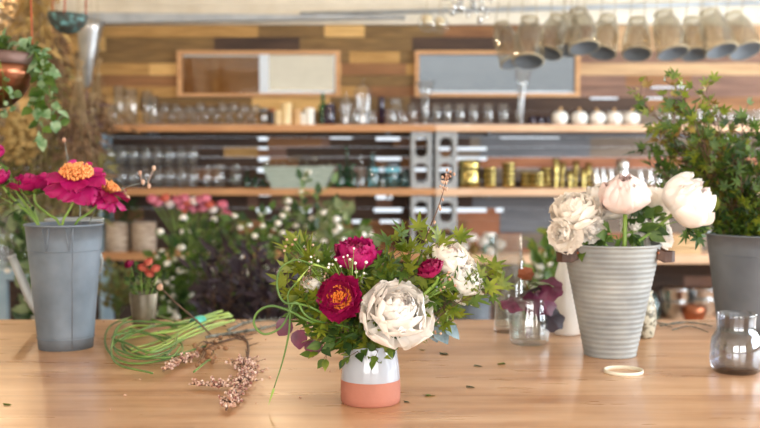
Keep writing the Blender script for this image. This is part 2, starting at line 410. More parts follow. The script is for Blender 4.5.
# ---------------------------------------------------------------- shelves
def shelf(px0, px1, ytop, ybot, m, front=SF, back=WY - .012, n=1, label='', d0=None):
    z1, z0 = ZR(ytop, front), ZR(ybot, front)
    t = thing('wall_shelf', label, 'shelf', (XR((px0 + px1) / 2, front), (front + back) / 2, z0))
    b = MB(); hw = (XR(px1, front) - XR(px0, front)) / 2
    b.box((-hw, front - t.location.y, 0), (hw, back - t.location.y, z1 - z0), 0, .004); b.build('board', m, t)
    br = MB(); k = MB()
    for s in (-.72, .72):
        o = MB().box((s * hw - .015, front - t.location.y + .06, -.02), (s * hw + .015, back - t.location.y - .002, -.001)); o.build('bracket', M['galv_dark'], t)
    return z1
Z_TOP = shelf(101, 435, 124.5, 131.5, M['shelf'], label='orange pine shelf, topmost on the left, holding the row of clear goblets')
shelf(435.5, 830, 124.5, 131.5, M['shelfpale'], label='pale pine shelf, topmost on the right, holding tumblers and white gourds')
Z_MID = shelf(101, 435, 188.5, 195.5, M['shelf'], label='orange pine shelf, middle left, holding the stacked glasses and the sage trough')
shelf(435.5, 830, 188.5, 196, M['shelfpale'], label='pale pine shelf, middle right, holding brass bowls and cups')
Z_LOW = shelf(70, 420, 252.5, 260.5, M['shelf'], label='orange pine shelf, lowest on the left, holding the two bark covered pots')
shelf(421, 830, 255, 264, M['shelfpale'], label='pale wide pine shelf, lowest on the right, behind the tall cylinder vase')
Z_BOT = shelf(560, 830, 328, 337, M['shelfpale'], front=6.62, label='pale board near the floor carrying the silver bowls')
Z_LOWR = ZR(255, SF)
# shelf uprights
def upright(px0, px1, label, m, z1=None):
    b = MB(); b.box((0, 0, 0), (XR(px1, SF) - XR(px0, SF), WY - .02 - SF, z1 or Z_TOP - .06), 0, .003)
    tag(b.build('shelf_upright', m, None, (XR(px0, SF), SF + .005, 0)), label, 'upright')
upright(97.5, 100.6, 'pale blue painted upright board closing the left end of the shelves', mat('pale blue paint', srgb(138, 158, 170), srgb(160, 178, 188), 9, .7))
upright(831, 836, 'pine upright at the far right end of the shelves', M['shelfpale'])
# concrete blocks standing on end, two holes each
def block(px0, px1, zb, zt, label):
    w = XR(px1, SF) - XR(px0, SF); h = zt - zb; d = .19; e = w * .2; b = MB()
    t = e; mid = h / 2
    b.box((0, 0, 0), (t, d, h), 0, .004); b.box((w - t, 0, 0), (w, d, h), 0, .004)
    for za, zz in ((0, h * .1), (mid - h * .055, mid + h * .055), (h * .9, h)): b.box((t - .002, .001, za), (w - t + .002, d - .001, zz))
    for za, zz in ((h * .1, mid - h * .055), (mid + h * .055, h * .9)):
        for (u0, s) in ((t, 1), (w - t, -1)):
            for zc, q in ((za, 1), (zz, -1)):      # chamfered hole corners
                p = [V((u0, y, zc)) for y in (.002, d - .002)] + [V((u0 + s * e * .7, y, zc)) for y in (.002, d - .002)] + [V((u0, y, zc + q * e * .9)) for y in (.002, d - .002)]
                b.add(p, [(0, 2, 4), (1, 5, 3), (2, 3, 5, 4), (0, 1, 3, 2), (0, 4, 5, 1)], 0, False)
    tag(b.build('concrete_block', M['concrete'], None, (XR(px0, SF), SF + .02, zb)), label, 'concrete block', 'hollow concrete blocks propping the shelves')
sh = ZR(188.5, SF) - ZR(195.5, SF)
for (a, c, side) in ((411, 432, 'left'), (435.5, 457.5, 'right')):
    zt_, zb_ = ZR(132, SF), Z_MID
    block(a, c, Z_MID + .001, ZR(131.5, SF) - .001, 'upper %s hollow grey block, standing between the top and middle shelves' % side)
    block(a, c, (Z_LOW if side == 'left' else Z_LOWR) + .001, ZR(195.5 if side == 'left' else 196, SF) - .001, 'lower %s hollow grey block, standing below the middle shelf' % side)
    zl = ZR(260.5 if side == 'left' else 264, SF) - .001
    block(a, c, zl / 2 + .001, zl, '%s hollow grey block directly under the lowest shelf, behind the bouquet' % side)
    block(a, c, .001, zl / 2 - .001, '%s hollow grey block standing on the floor at the foot of the column' % side)
# ================================================================ WORK TABLE
m, nt, N, L = new_mat('varnished maple planks'); M['table'] = m
out = N.new('ShaderNodeOutputMaterial'); bs = N.new('ShaderNodeBsdfPrincipled'); bs.inputs['Coat Weight'].default_value = .25; bs.inputs['Coat Roughness'].default_value = .12; L.new(bs.outputs['BSDF'], out.inputs['Surface'])
tc = N.new('ShaderNodeTexCoord'); mp = N.new('ShaderNodeMapping'); mp.inputs['Scale'].default_value = (1, 7, 7); L.new(tc.outputs['Object'], mp.inputs['Vector'])
_, r1 = ramp_noise(N, L, srgb(184, 130, 88), srgb(226, 182, 142), 2.6, 8, mp.outputs['Vector'], .28, .7, srgb(212, 163, 121))
_, r2 = ramp_noise(N, L, (.84, .78, .72), (1.0, 1.0, 1.0), 3.2, 6, tc.outputs['Object'], .34, .56)
br = N.new('ShaderNodeTexBrick'); br.inputs['Scale'].default_value = 1; br.inputs['Mortar Size'].default_value = .0011; br.inputs['Mortar Smooth'].default_value = .3
br.inputs['Brick Width'].default_value = 30; br.inputs['Row Height'].default_value = .235; br.offset = .37
br.inputs['Color1'].default_value = (.88, .86, .84, 1); br.inputs['Color2'].default_value = (1, 1, 1, 1); br.inputs['Mortar'].default_value = (.45, .36, .3, 1)
m9 = N.new('ShaderNodeMapping'); m9.inputs['Location'].default_value = (13.0, .13, 0); L.new(tc.outputs['Object'], m9.inputs['Vector']); L.new(m9.outputs['Vector'], br.inputs['Vector'])
x1 = N.new('ShaderNodeMix'); x1.data_type = 'RGBA'; x1.blend_type = 'MULTIPLY'; x1.inputs['Factor'].default_value = 1
L.new(r1.outputs['Color'], x1.inputs['A']); L.new(r2.outputs['Color'], x1.inputs['B'])
x2 = N.new('ShaderNodeMix'); x2.data_type = 'RGBA'; x2.blend_type = 'MULTIPLY'; x2.inputs['Factor'].default_value = 1
L.new(x1.outputs['Result'], x2.inputs['A']); L.new(br.outputs['Color'], x2.inputs['B']); L.new(x2.outputs['Result'], bs.inputs['Base Color'])
n3 = N.new('ShaderNodeTexNoise'); n3.inputs['Scale'].default_value = 5; n3.inputs['Detail'].default_value = 4; L.new(mp.outputs['Vector'], n3.inputs['Vector'])
mr = N.new('ShaderNodeMapRange'); mr.inputs['To Min'].default_value = .2; mr.inputs['To Max'].default_value = .42; L.new(n3.outputs['Fac'], mr.inputs['Value']); L.new(mr.outputs['Result'], bs.inputs['Roughness'])
bp = N.new('ShaderNodeBump'); bp.inputs['Strength'].default_value = .12; bp.inputs['Distance'].default_value = .002; L.new(n3.outputs['Fac'], bp.inputs['Height']); L.new(bp.outputs['Normal'], bs.inputs['Normal'])
TYB = T(380, 319.5).y; TYF = 1.12
tb = thing('work_table', 'long varnished light wood work table carrying the buckets and the bouquet', 'table', (0, (TYB + TYF) / 2, 0))
hy = (TYB - TYF) / 2
MB().box((-1.35, -hy, TZ - .045), (1.4, hy, TZ), 0, .003).build('tabletop', M['table'], tb)
for sx in (-1.25, 1.3):
    for sy in (-hy + .1, hy - .1):
        MB().box((sx - .04, sy - .04, 0), (sx + .04, sy + .04, TZ - .045), 0, .004).build('leg', M['table'], tb)
ap = MB(); ap.box((-1.2, hy - .08, TZ - .14), (1.25, hy - .055, TZ - .046)); ap.box((-1.2, -hy + .055, TZ - .14), (1.25, -hy + .08, TZ - .046)); ap.build('apron', M['table'], tb)
# ================================================================ CAMERA / LIGHT
cam = bpy.data.cameras.new('camera'); co = bpy.data.objects.new('camera', cam); col.objects.link(co)
co.location = (0, 0, EYE); co.rotation_euler = (PI / 2 - TH, 0, 0)
cam.sensor_width = 36; cam.lens = FPX / 760 * 36; cam.clip_start = .05
cam.dof.use_dof = True; cam.dof.focus_distance = 1.66; cam.dof.aperture_fstop = (cam.lens / 1000) / APERT
bpy.context.scene.camera = co
w = bpy.data.worlds.new('sky'); bpy.context.scene.world = w; w.use_nodes = True
nt = w.node_tree; bg = nt.nodes['Background']
tc = nt.nodes.new('ShaderNodeTexCoord'); sp = nt.nodes.new('ShaderNodeSeparateXYZ'); nt.links.new(tc.outputs['Generated'], sp.inputs[0])
rp = nt.nodes.new('ShaderNodeValToRGB'); rp.color_ramp.elements[0].position = .0; rp.color_ramp.elements[0].color = (.86, .93, 1, 1)
rp.color_ramp.elements[1].position = .8; rp.color_ramp.elements[1].color = (.62, .78, 1, 1)
nt.links.new(sp.outputs['Z'], rp.inputs['Fac']); nt.links.new(rp.outputs['Color'], bg.inputs['Color']); bg.inputs['Strength'].default_value = WORLD
def area(name, loc, rot, sx, sy, e, c):
    l = bpy.data.lights.new(name, 'AREA'); l.shape = 'RECTANGLE'; l.size = sx; l.size_y = sy; l.energy = e; l.color = c
    o = bpy.data.objects.new(name, l); col.objects.link(o); o.location = loc; o.rotation_euler = rot; return o
for h in RH: area('window_daylight', (XRR + .12, (h[0] + h[1]) / 2, (h[2] + h[3]) / 2), (0, PI / 2, 0), h[3] - h[2], h[1] - h[0], E_RIGHT, (.84, .93, 1))
for k, h in enumerate(FH): area('window_daylight', ((h[0] + h[1]) / 2, YF - .12, (h[2] + h[3]) / 2), (PI / 2, 0, 0), h[1] - h[0], h[3] - h[2], E_FRONT, (1, .965, .92))
# skylight in the ceiling over the room and warm pendant bulbs
def pendant(loc, e, label):
    t = thing('pendant_lamp', label, 'lamp', loc)
    MB().lathe([(.0, .0), (.03, .012), (.038, .04), (.03, .07), (.018, .1)], 16).build('bulb', BULB, t)
    MB().lathe([(.14, .02), (.13, .04), (.05, .12), (.02, .16), (.012, .2)], 24, cap=False).build('shade', M['galv_dark'], t)
    MB().tube([(0, 0, .18), (0, 0, ZC - loc[2])], .004, 6).build('cord', M['blackish'], t)
    l = bpy.data.lights.new('bulb_light', 'POINT'); l.energy = e; l.color = (1, .74, .46); l.shadow_soft_size = .05
    o = bpy.data.objects.new('bulb_light', l); col.objects.link(o); o.location = V(loc) + V((0, 0, -.06))
BULB, nt, N, L = new_mat('glowing bulb'); em = N.new('ShaderNodeEmission'); em.inputs['Color'].default_value = (1, .7, .4, 1); em.inputs['Strength'].default_value = 12
o_ = N.new('ShaderNodeOutputMaterial'); L.new(em.outputs[0], o_.inputs[0])
pendant((-2.0, 5.2, 2.42), E_LAMP, 'zinc pendant lamp hanging above the left shelves')
pendant((-.6, 5.6, 2.42), E_LAMP * .7, 'zinc pendant lamp hanging in front of the middle of the shelves')
sc = bpy.context.scene; sc.view_settings.view_transform = 'Standard'; sc.view_settings.look = 'None'; sc.view_settings.gamma = 1
sc.view_settings.exposure = EXPO
sc.cycles.transparent_max_bounces = 32
# ================================================================ TABLEWARE ON THE SHELVES
PX = SF / FPX * 1.0 * (7.0 / SF)          # metres per pixel on the shelves
DS = 7.0
def lathe_thing(name, label, cat, loc, parts, group=None, n=16, rot=None):
    """parts: list of (part name, profile, material[, part label])"""
    if len(parts) == 1:
        o = MB().lathe(parts[0][1], n, cap=False).build(name, parts[0][2], None, loc)
        if rot: o.rotation_euler = rot
        return tag(o, label, cat, group)
    t = thing(name, label, cat, loc, group, rot)
    for p in parts: MB().lathe(p[1], n, cap=False).build(p[0], p[2], t, label=(p[3] if len(p) > 3 else None))
    return t
def cup(r0, r1, h, t=.002, k=.5):     # open tumbler profile, double walled
    rm = r0 + (r1 - r0) * k
    return [(0, 0), (r0 * .96, 0), (r0, .004), (rm, h * .5), (r1, h), (r1 - t, h), (rm - t, h * .5), (r0 - t, .008), (0, .008)]
def gob_parts(r, h):
    return [('bowl', [(.004, h * .42), (r * .6, h * .47), (r, h * .66), (r * .92, h), (r * .92 - .002, h), (r - .002, h * .66), (r * .58, h * .49), (0, h * .44)], M['glass_bg']),
            ('foot', [(0, .001), (r * .8, .001), (r * .78, .004), (.008, .012), (.004, .03), (.004, h * .4), (.008, h * .44)], M['glass_bg'])]
# --- top shelf, left: tall vases then goblets
z = Z_TOP + .001
tall = [(113, 20, 6, 'short'), (119, 39, 6.5, 'tall straight'), (132, 36, 7, 'tall wide'), (147, 34, 6, 'slim'), (154, 29, 5.5, 'shorter slim')]
for i, (px, h, r, w_) in enumerate(tall):
    tag(MB().lathe(cup(r * PX * .8, r * PX, h * PX), 16, cap=False).build('glass_vase', M['glass_bg'], None, (XR(px, DS), DS + .03 * (i % 2), z)),
        '%s clear glass vase on the top shelf, %s from the left end' % (w_, ORD[i]), 'vase', 'clear vases at the left end of the top shelf')
gx = [166, 177, 189, 200, 211, 223, 234, 245, 256]
g0 = None
for i, px in enumerate(gx):
    lab = 'clear stemmed goblet on the top shelf, %s from the left in the row of goblets' % ORD[i]
    s = R.uniform(.9, 1.08); loc = (XR(px, DS), DS + R.uniform(-.02, .03), z)
    if g0 is None: g0 = lathe_thing('goblet', lab, 'glass', loc, gob_parts(.036, .15), 'goblets on the top shelf')
    else: dup(g0, loc, lab, scale=s)
g0 = None
for i, px in enumerate([160, 172, 183, 195, 206, 217, 229, 240, 251]):
    lab = 'clear back row tumbler behind the top shelf goblets, %s from the left' % ORD[i]
    loc = (XR(px, 7.1), 7.1, z)
    if g0 is None: g0 = tag(MB().lathe(cup(.026, .034, .115), 14, cap=False).build('tumbler', M['glass_bg'], None, loc), lab, 'glass', 'back row tumblers on the top shelf')
    else: dup(g0, loc, lab, scale=R.uniform(.9, 1.15))
def bottle(name, label, cat, px, h, r, m, zz, d=DS, neck=.3, nr=.4, group=None, stopper=None):
    H, r_ = h * PX, r * PX
    pr = [(0, 0), (r_ * .95, 0), (r_, .006), (r_, H * (1 - neck - .12)), (r_ * nr, H * (1 - neck)), (r_ * nr, H * .97), (r_ * nr * 1.2, H), (r_ * nr * .8, H)]
    if stopper:
        return lathe_thing(name, label, cat, (XR(px, d), d, zz), [('body', pr, m), ('stopper', [(0, H * .99), (r_ * nr, H), (r_ * nr * 1.3, H * 1.06), (0, H * 1.09)], stopper)], group)
    return lathe_thing(name, label, cat, (XR(px, d), d, zz), [('body', pr, m)], group)
def jar(name, label, cat, px, h, r, m, zz, lid=None, d=DS, group=None, lidname='lid'):
    H, r_ = h * PX, r * PX
    pr = [(0, 0), (r_ * .92, 0), (r_, .01), (r_ * 1.02, H * .5), (r_ * .98, H * .8), (r_ * .8, H * .88), (r_ * .82, H)]
    ps = [('body', pr, m)]
    if lid: ps.append((lidname, [(r_ * .88, H * .86), (r_ * .88, H), (r_ * .8, H * 1.03), (0, H * 1.04)], lid))
    return lathe_thing(name, label, cat, (XR(px, d), d, zz), ps, group)
jar('spice_jar', 'small clear jar with dark stripes at the end of the goblet row', 'jar', 264, 16, 4.5, M['glass_bg'], z, M['galv'])
jar('brown_jar', 'small dark brown jar beside the cream candles on the top shelf', 'jar', 272, 16, 4, M['blackish'], z, M['copper'])
def candle(px, h, r, m, lab, d=DS):
    t = thing('pillar_candle', lab, 'candle', (XR(px, d), d, z), 'cream and white candles on the top shelf')
    r_, H = r * PX, h * PX
    MB().lathe([(0, 0), (r_, 0), (r_ * 1.01, .005), (r_, H * .97), (r_ * .9, H), (r_ * .5, H * .985), (0, H * .98)], 16, cap=False).build('wax', m, t)
    MB().tube([(0, 0, H * .98), (.001, 0, H + .008)], .0015, 5).build('wick', M['blackish'], t)
candle(278.5, 14.5, 4.2, M['candle'], 'cream pillar candle, leftmost of the candles on the top shelf')
candle(286.5, 22, 5.6, M['candle'], 'tallest and thickest cream candle on the top shelf')
candle(297, 16, 4.5, M['tan'], 'tan pillar candle just right of the tallest candle')
candle(303.5, 12, 3.6, M['white_wax'], 'short white candle between the tan candle and the tall white one')
candle(309.5, 17, 4.8, M['white_wax'], 'white pillar candle, rightmost of the candles on the top shelf')
bottle('green_bottle', 'bright green glass bottle on the top shelf behind the plum jar', 'bottle', 323, 32, 4, M['glass_green'], z, 7.05)
jar('plum_jar', 'dark plum glass jar on the top shelf beside the green bottle', 'jar', 330, 21, 6, M['glass_plum'], z)
def cloche(px, h, r, lab, d=DS):
    r_, H = r * PX, h * PX
    t = thing('glass_cloche', lab, 'cloche', (XR(px, d), d, z))
    pr = [(r_, .012), (r_, H * .65)] + [(r_ * math.cos(a), H * .65 + H * .27 * math.sin(a)) for a in (.3, .6, .9, 1.2, 1.45)] + [(.0, H * .92)]
    MB().lathe(pr, 20, cap=False).build('dome', M['glass_bg'], t)
    MB().ball((0, 0, H * .96), .013, 8).build('knob', M['glass_bg'], t)
    MB().lathe([(0, 0), (r_ * 1.15, 0), (r_ * 1.15, .01), (0, .012)], 20, cap=False).build('base', M['glass_bg'], t)
cloche(346, 32, 6.5, 'narrow clear glass cloche on the top shelf beside the plum jar')
cloche(363, 45, 9.5, 'tallest clear glass cloche on the top shelf between the windows')
for i, (px, h, r) in enumerate([(355, 15, 5.5), (372, 14, 5), (391, 15, 6), (402, 12, 5.5)]):
    tag(MB().lathe(cup(r * PX * .9, r * PX, h * PX), 14, cap=False).build('tumbler', M['glass_bg'], None, (XR(px, 6.93), 6.935, z)),
        'low clear tumbler near the cloches on the top shelf, %s from the left' % ORD[i], 'glass', 'low tumblers near the cloches')
tag(MB().lathe([(0, 0), (.026, 0), (.024, .19), (.02, .2), (0, .2)], 14, cap=False).build('dark_vase', M['glass_plum'], None, (XR(381.5, 7.03), 7.03, z)), 'slim dark plum cylinder on the top shelf left of the blocks', 'vase')
jar('glass_canister', 'wide clear glass canister on the top shelf beside the dark cylinder', 'jar', 396, 26, 7.5, M['glass_bg'], z, M['glass_bg'], 7.08)
def flared(px, h, r, lab, rot=None, m='glass_bg'):
    H, r_ = h * PX, r * PX
    pr = [(0, 0), (r_ * .55, 0), (r_ * .5, .008), (r_ * .42, H * .3), (r_ * .5, H * .7), (r_, H), (r_ - .002, H), (r_ * .46, H * .7), (r_ * .38, H * .3), (0, .02)]
    o = MB().lathe(pr, 18, cap=False).build('flared_vase', M[m], None, (XR(px, 6.97), 6.97, z))
    if rot: o.rotation_euler = rot
    tag(o, lab, 'vase')
flared(425, 43, 10, 'tall clear flared vase on the top shelf in front of the right window, left one')
flared(519, 53, 9, 'tallest clear flared vase in front of the right window, right one', (0, .06, 0))
g0 = None
for i, px in enumerate([412, 436, 447, 459.5, 473, 488, 503]):
    lab = 'straight clear tumbler below the right window, %s from the left' % ORD[i]
    loc = (XR(px, DS), DS - .01, z)
    if g0 is None: g0 = tag(MB().lathe(cup(.03, .041, .145), 16, cap=False).build('tumbler', M['glass_bg'], None, loc), lab, 'glass', 'tumblers below the right window')
    else: dup(g0, loc, lab)
for i, px in enumerate([532, 540, 548]):
    tag(MB().lathe(cup(.022, .026, .06), 12, cap=False).build('votive_glass', M['glass_plum'], None, (XR(px, DS), DS, z)), 'low dark votive glass beside the gourds, %s from the left' % ORD[i], 'glass', 'dark votive glasses beside the gourds')
# gourds
def gourd(loc, lab, s=1):
    t = thing('white_gourd', lab, 'gourd', loc, 'white gourds on the top shelf')
    b = MB(); vs = []; fs = []; n = 24; mm = 9; r = .056
    for k in range(mm + 1):
        a = -PI / 2 + PI * k / mm
        for i in range(n):
            q = 2 * PI * i / n; rr = r * (1 + .045 * math.cos(8 * q)) * (math.cos(a) ** .75 if math.cos(a) > .001 else 0)
            vs.append(V((rr * math.cos(q), rr * math.sin(q), .048 + .048 * math.sin(a) * (1 - .12 * (k == mm)))))
    for k in range(mm):
        for i in range(n): j = (i + 1) % n; fs.append((k * n + i, k * n + j, (k + 1) * n + j, (k + 1) * n + i))
    b.add(vs, fs); b.build('body', M['whitecer'], t)
    MB().tube([(0, 0, .088), (.003, 0, .105), (.01, .002, .122)], [.012, .008, .009], 7).build('stalk', M['tan'], t)
    return t
g0 = None
for i, px in enumerate([559.5, 579, 597, 614, 631]):
    lab = 'small ribbed white gourd with a tan stalk, %s from the left on the top shelf' % ORD[i]
    loc = (XR(px, 6.98), 6.98, z)
    if g0 is None: g0 = gourd(loc, lab)
    else: dup(g0, loc, lab, rot=(0, 0, i * 1.3), scale=R.uniform(.94, 1.0))
g0 = None
for i, px in enumerate([665, 681, 696, 711, 727, 742, 757]):
    lab = 'round clear glass globe vase on the top shelf, %s from the left' % ORD[i]
    loc = (XR(px, 6.98), 6.98, z); r = .052
    if g0 is None:
        pr = [(0, 0), (r * .5, 0)] + [(r * math.cos(a), r + r * math.sin(a)) for a in (-.9, -.5, -.1, .3, .7, 1.0)] + [(r * .56, r * 2.02)]
        g0 = tag(MB().lathe(pr, 16, cap=False).build('globe_vase', M['glass_bg'], None, loc), lab, 'vase', 'glass globes at the right of the top shelf')
    else: dup(g0, loc, lab)
# --- middle shelf
z = Z_MID + .001
g0 = None; cnt = 0
for row, d in (('front', 6.94), ('back', 7.06)):
    for lev in range(2):
        for i in range(8):
            px = 110 + 12 * i + (6 if d > 7 else 0)
            if d > 7 and i == 7: continue
            lab = 'clear stacked tumbler on the middle shelf, %s from left, %s row, %s level' % (ORD[i], row, ('lower', 'upper')[lev])
            loc = (XR(px, d), d, z + lev * .151)
            if g0 is None: g0 = tag(MB().lathe(cup(.031, .039, .147), 14, cap=False).build('tumbler', M['glass_bg'], None, loc), lab, 'glass', 'tumblers stacked two high on the middle shelf')
            else: dup(g0, loc, lab)
for i, (px, h, r) in enumerate([(207, 22, 5), (219, 23, 7), (236, 23, 7)]):
    jar('glass_jar', 'clear round jar right of the stacked tumblers, %s from the left' % ORD[i], 'jar', px, h, r, M['glass_bg'], z, group='clear jars on the middle shelf')
for i, (px, h, r) in enumerate([(247, 17, 4), (255, 12, 5), (263, 8, 5)]):
    bottle('little_green_bottle', 'small dull green bottle left of the sage trough, %s from the left' % ORD[i], 'bottle', px, h, r, M['glass_green'], z, 6.95, group='small green bottles by the trough')
# trough
t = thing('planter_trough', 'whitewashed sage wooden trough with flared sides on the middle shelf', 'trough', (XR(299, 6.96), 6.96, z))
b = MB(); w0, w1, h = 26 * PX, 36 * PX, 22 * PX
nsl = 5
for k in range(nsl):
    a, c = k / nsl, (k + .93) / nsl; u0, u1 = w0 + (w1 - w0) * a, w0 + (w1 - w0) * c
    for y0 in (-.075, .06):
        vs = [V((-u0, y0, h * a)), V((u0, y0, h * a)), V((u1, y0, h * c)), V((-u1, y0, h * c))]; vs += [v + V((0, .014, 0)) for v in vs]
        b.add(vs, [(0, 1, 2, 3), (7, 6, 5, 4), (0, 4, 5, 1), (3, 2, 6, 7), (0, 3, 7, 4), (1, 5, 6, 2)], 0, False)
b.build('slatted_side', M['sage'], t)
b = MB()
for s in (-1, 1):
    vs = [V((s * w0, -.06, 0)), V((s * w0, .06, 0)), V((s * w1, .06, h)), V((s * w1, -.06, h))]; vs += [v - V((s * .012, 0, 0)) for v in vs]
    b.add(vs, [(0, 1, 2, 3), (7, 6, 5, 4), (0, 4, 5, 1), (3, 2, 6, 7), (0, 3, 7, 4), (1, 5, 6, 2)], 0, False)
b.box((-w0, -.06, 0), (w0, .06, .01)); b.build('end_panel', M['sage'], t)
g0 = None
for i in range(9):
    lab = 'amber tinted glass ball heaped in the sage trough, %s from the left' % ORD[i]
    loc = (XR(268 + i * 7.7, 6.96), 6.955 + .02 * (i % 2), z + h - .03 + R.uniform(0, .02) + (.03 if 2 < i < 7 else 0))
    if g0 is None: g0 = tag(MB().ball((0, 0, .03), .03, 10, rnd=.06).build('glass_float', M['glass_amber'], None, loc), lab, 'glass ball', 'glass balls in the trough')
    else: dup(g0, loc, lab)
bottle('green_bottle', 'tall green bottle with long neck on the middle shelf right of the trough', 'bottle', 347, 42, 4.6, M['glass_green'], z, 7.04, .45, .3)
bottle('green_bottle', 'stout green bottle left of the tall green one on the middle shelf', 'bottle', 340, 25, 5, M['glass_green'], z, 6.96, .3, .4)
bottle('green_bottle', 'stout green bottle right of the tall green one on the middle shelf', 'bottle', 352.5, 25, 4.6, M['glass_green'], z, 6.96, .3, .4)
bottle('clear_bottle', 'slim clear bottle beside the green bottles on the middle shelf', 'bottle', 361, 33, 4.2, M['glass_bg'], z, 6.97, .4, .3)
bottle('clear_bottle', 'wide clear bottle with stopper on the middle shelf', 'bottle', 373, 34, 6.4, M['glass_aqua'], z, 6.97, .3, .3, stopper=M['glass_bg'])
bottle('clear_bottle', 'clear narrow bottle left of the aqua jar', 'bottle', 383, 28, 3.6, M['glass_bg'], z, 7.03, .3, .4)
jar('aqua_jar', 'aqua blue glass jar on the middle shelf left of the grey blocks', 'jar', 392.5, 24, 8, M['glass_aqua'], z, M['galv'])
jar('aqua_jar', 'small pale aqua jar tucked against the left block', 'jar', 405, 17, 4, M['glass_aqua'], z)
# brass
jar_pr = lambda r, h: [(0, 0), (r * .8, 0), (r * .97, .012), (r, h * .25), (r * .97, h * .5), (r * .9, h * .55), (r * .97, h * .62), (r, h * .8), (r * .96, h), (r * .9, h), (r * .9, h * .9), (0, h * .85)]
tag(MB().lathe(jar_pr(.076, .2), 24, cap=False).build('brass_pot', M['brass'], None, (XR(469.5, 6.97), 6.97, z)), 'large brass pot with a waist beside the right grey block', 'pot')
bowl_pr = lambda r, h: [(0, 0), (r * .55, 0), (r * .6, .004), (r, h * .55), (r * 1.0, h * .9), (r * .97, h), (r * .93, h * .95), (r * .9, h * .6), (0, h * .2)]
g0 = None
for si, (px, n, r, d, nm) in enumerate([(490, 4, 7, 6.98, 'four'), (508.5, 5, 7, 6.98, 'five'), (527, 3, 7, 7.0, 'three, back stack'), (537, 3, 8, 6.95, 'three, front stack'), (546.5, 4, 6.4, 7.04, 'four behind')]):
    for k in range(n):
        pos = 'bottom' if k == 0 else ('topmost' if k == n - 1 else ORD[k] + ' from bottom')
        lab = 'brass bowl in the %s brass stack from the left, %s' % (ORD[si], pos)
        loc = (XR(px, d), d, z + k * .0345)
        if g0 is None: g0 = tag(MB().lathe(bowl_pr(.05, .038), 20, cap=False).build('brass_bowl', M['brass'], None, loc), lab, 'bowl', 'stacked brass bowls'); 
        else: dup(g0, loc, lab, scale=(r / 7, r / 7, 1))
g0 = None
for i, (px, h) in enumerate([(556, 30), (563.5, 26), (570, 18), (577, 27), (583.5, 20), (590, 25)]):
    lab = 'gold trumpet cup right of the brass bowl stacks, %s from the left' % ORD[i]
    H = h * PX; loc = (XR(px, 6.97), 6.97 + .04 * (i % 2), z)
    if g0 is None: g0 = tag(MB().lathe([(0, 0), (.6 * .026, 0), (.5 * .026, .01), (.6 * .026, .1), (.026, .2), (.0245, .2), (.55 * .026, .1), (0, .02)], 16, cap=False).build('gold_cup', M['brass'], None, loc), lab, 'cup', 'gold cups on the middle shelf')
    else: dup(g0, loc, lab)
    (g0 if i == 0 else bpy.context.scene.collection.objects[-1]).scale.z = H / .2
g0 = None
for i, (px, h) in enumerate([(596, 18), (603, 20), (611, 20), (640, 18), (650, 20), (659, 18)]):
    lab = 'silver teardrop bud vase on the middle shelf, %s from the left' % ORD[i]
    loc = (XR(px, 6.96), 6.96, z)
    if g0 is None: g0 = tag(MB().lathe([(0, 0), (.018, 0), (.026, .03), (.022, .07), (.007, .11), (.006, .135), (.009, .14), (.005, .138)], 16, cap=False).build('bud_vase', M['silver'], None, loc), lab, 'vase', 'silver bud vases')
    else: dup(g0, loc, lab)
tag(MB().lathe(jar_pr(.047, .2), 20, cap=False).build('silver_jar', M['silver'], None, (XR(622.5, 6.99), 6.99, z)), 'mottled silver jar rising behind the blush peonies on the middle shelf', 'jar')
# --- lowest shelf
z = Z_LOW + .001
for i, px in enumerate((116, 143)):
    t = thing('bark_pot', 'bark covered cylinder pot on the lowest left shelf, ' + ('left one with dark ferns' if i == 0 else 'right one beside the pink flowers'), 'pot', (XR(px, 6.97), 6.97, z), 'bark covered pots')
    MB().lathe(cup(12 * PX, 12.3 * PX, 29 * PX, .006), 24, cap=False).build('pot', M['bark'], t)
    MB().lathe([(11.5 * PX, 26 * PX), (0, 26.5 * PX)], 24, cap=False).build('soil', M['blackish'], t)
z = Z_LOWR + .001
t = thing('wooden_crate', 'pale wooden crate on the lowest right shelf behind the peonies', 'crate', (XR(676, 6.97), 6.97, z))
b = MB()
for k in range(3): b.box((-.16, -.075, .004 + k * .045), (.16, -.065, .04 + k * .045)); b.box((-.16, .065, .004 + k * .045), (.16, .075, .04 + k * .045))
b.build('slatted_side', M['tan'], t)
b = MB(); b.box((-.16, -.065, 0), (-.15, .065, .13)); b.box((.15, -.065, 0), (.16, .065, .13)); b.box((-.15, -.065, 0), (.15, .065, .01)); b.build('end_panel', M['shelfpale'], t)
tag(MB().lathe(cup(.045, .05, .17), 20, cap=False).build('brass_vase', M['brass'], None, (XR(550, 6.97), 6.97, z)), 'brass cylinder cup on the lowest shelf beside the tall cylinder vase', 'vase')
jar('aqua_jar', 'pale aqua jar with white lid on the lowest right shelf', 'jar', 490, 20, 7, M['glass_aqua'], z, M['white_wax'])
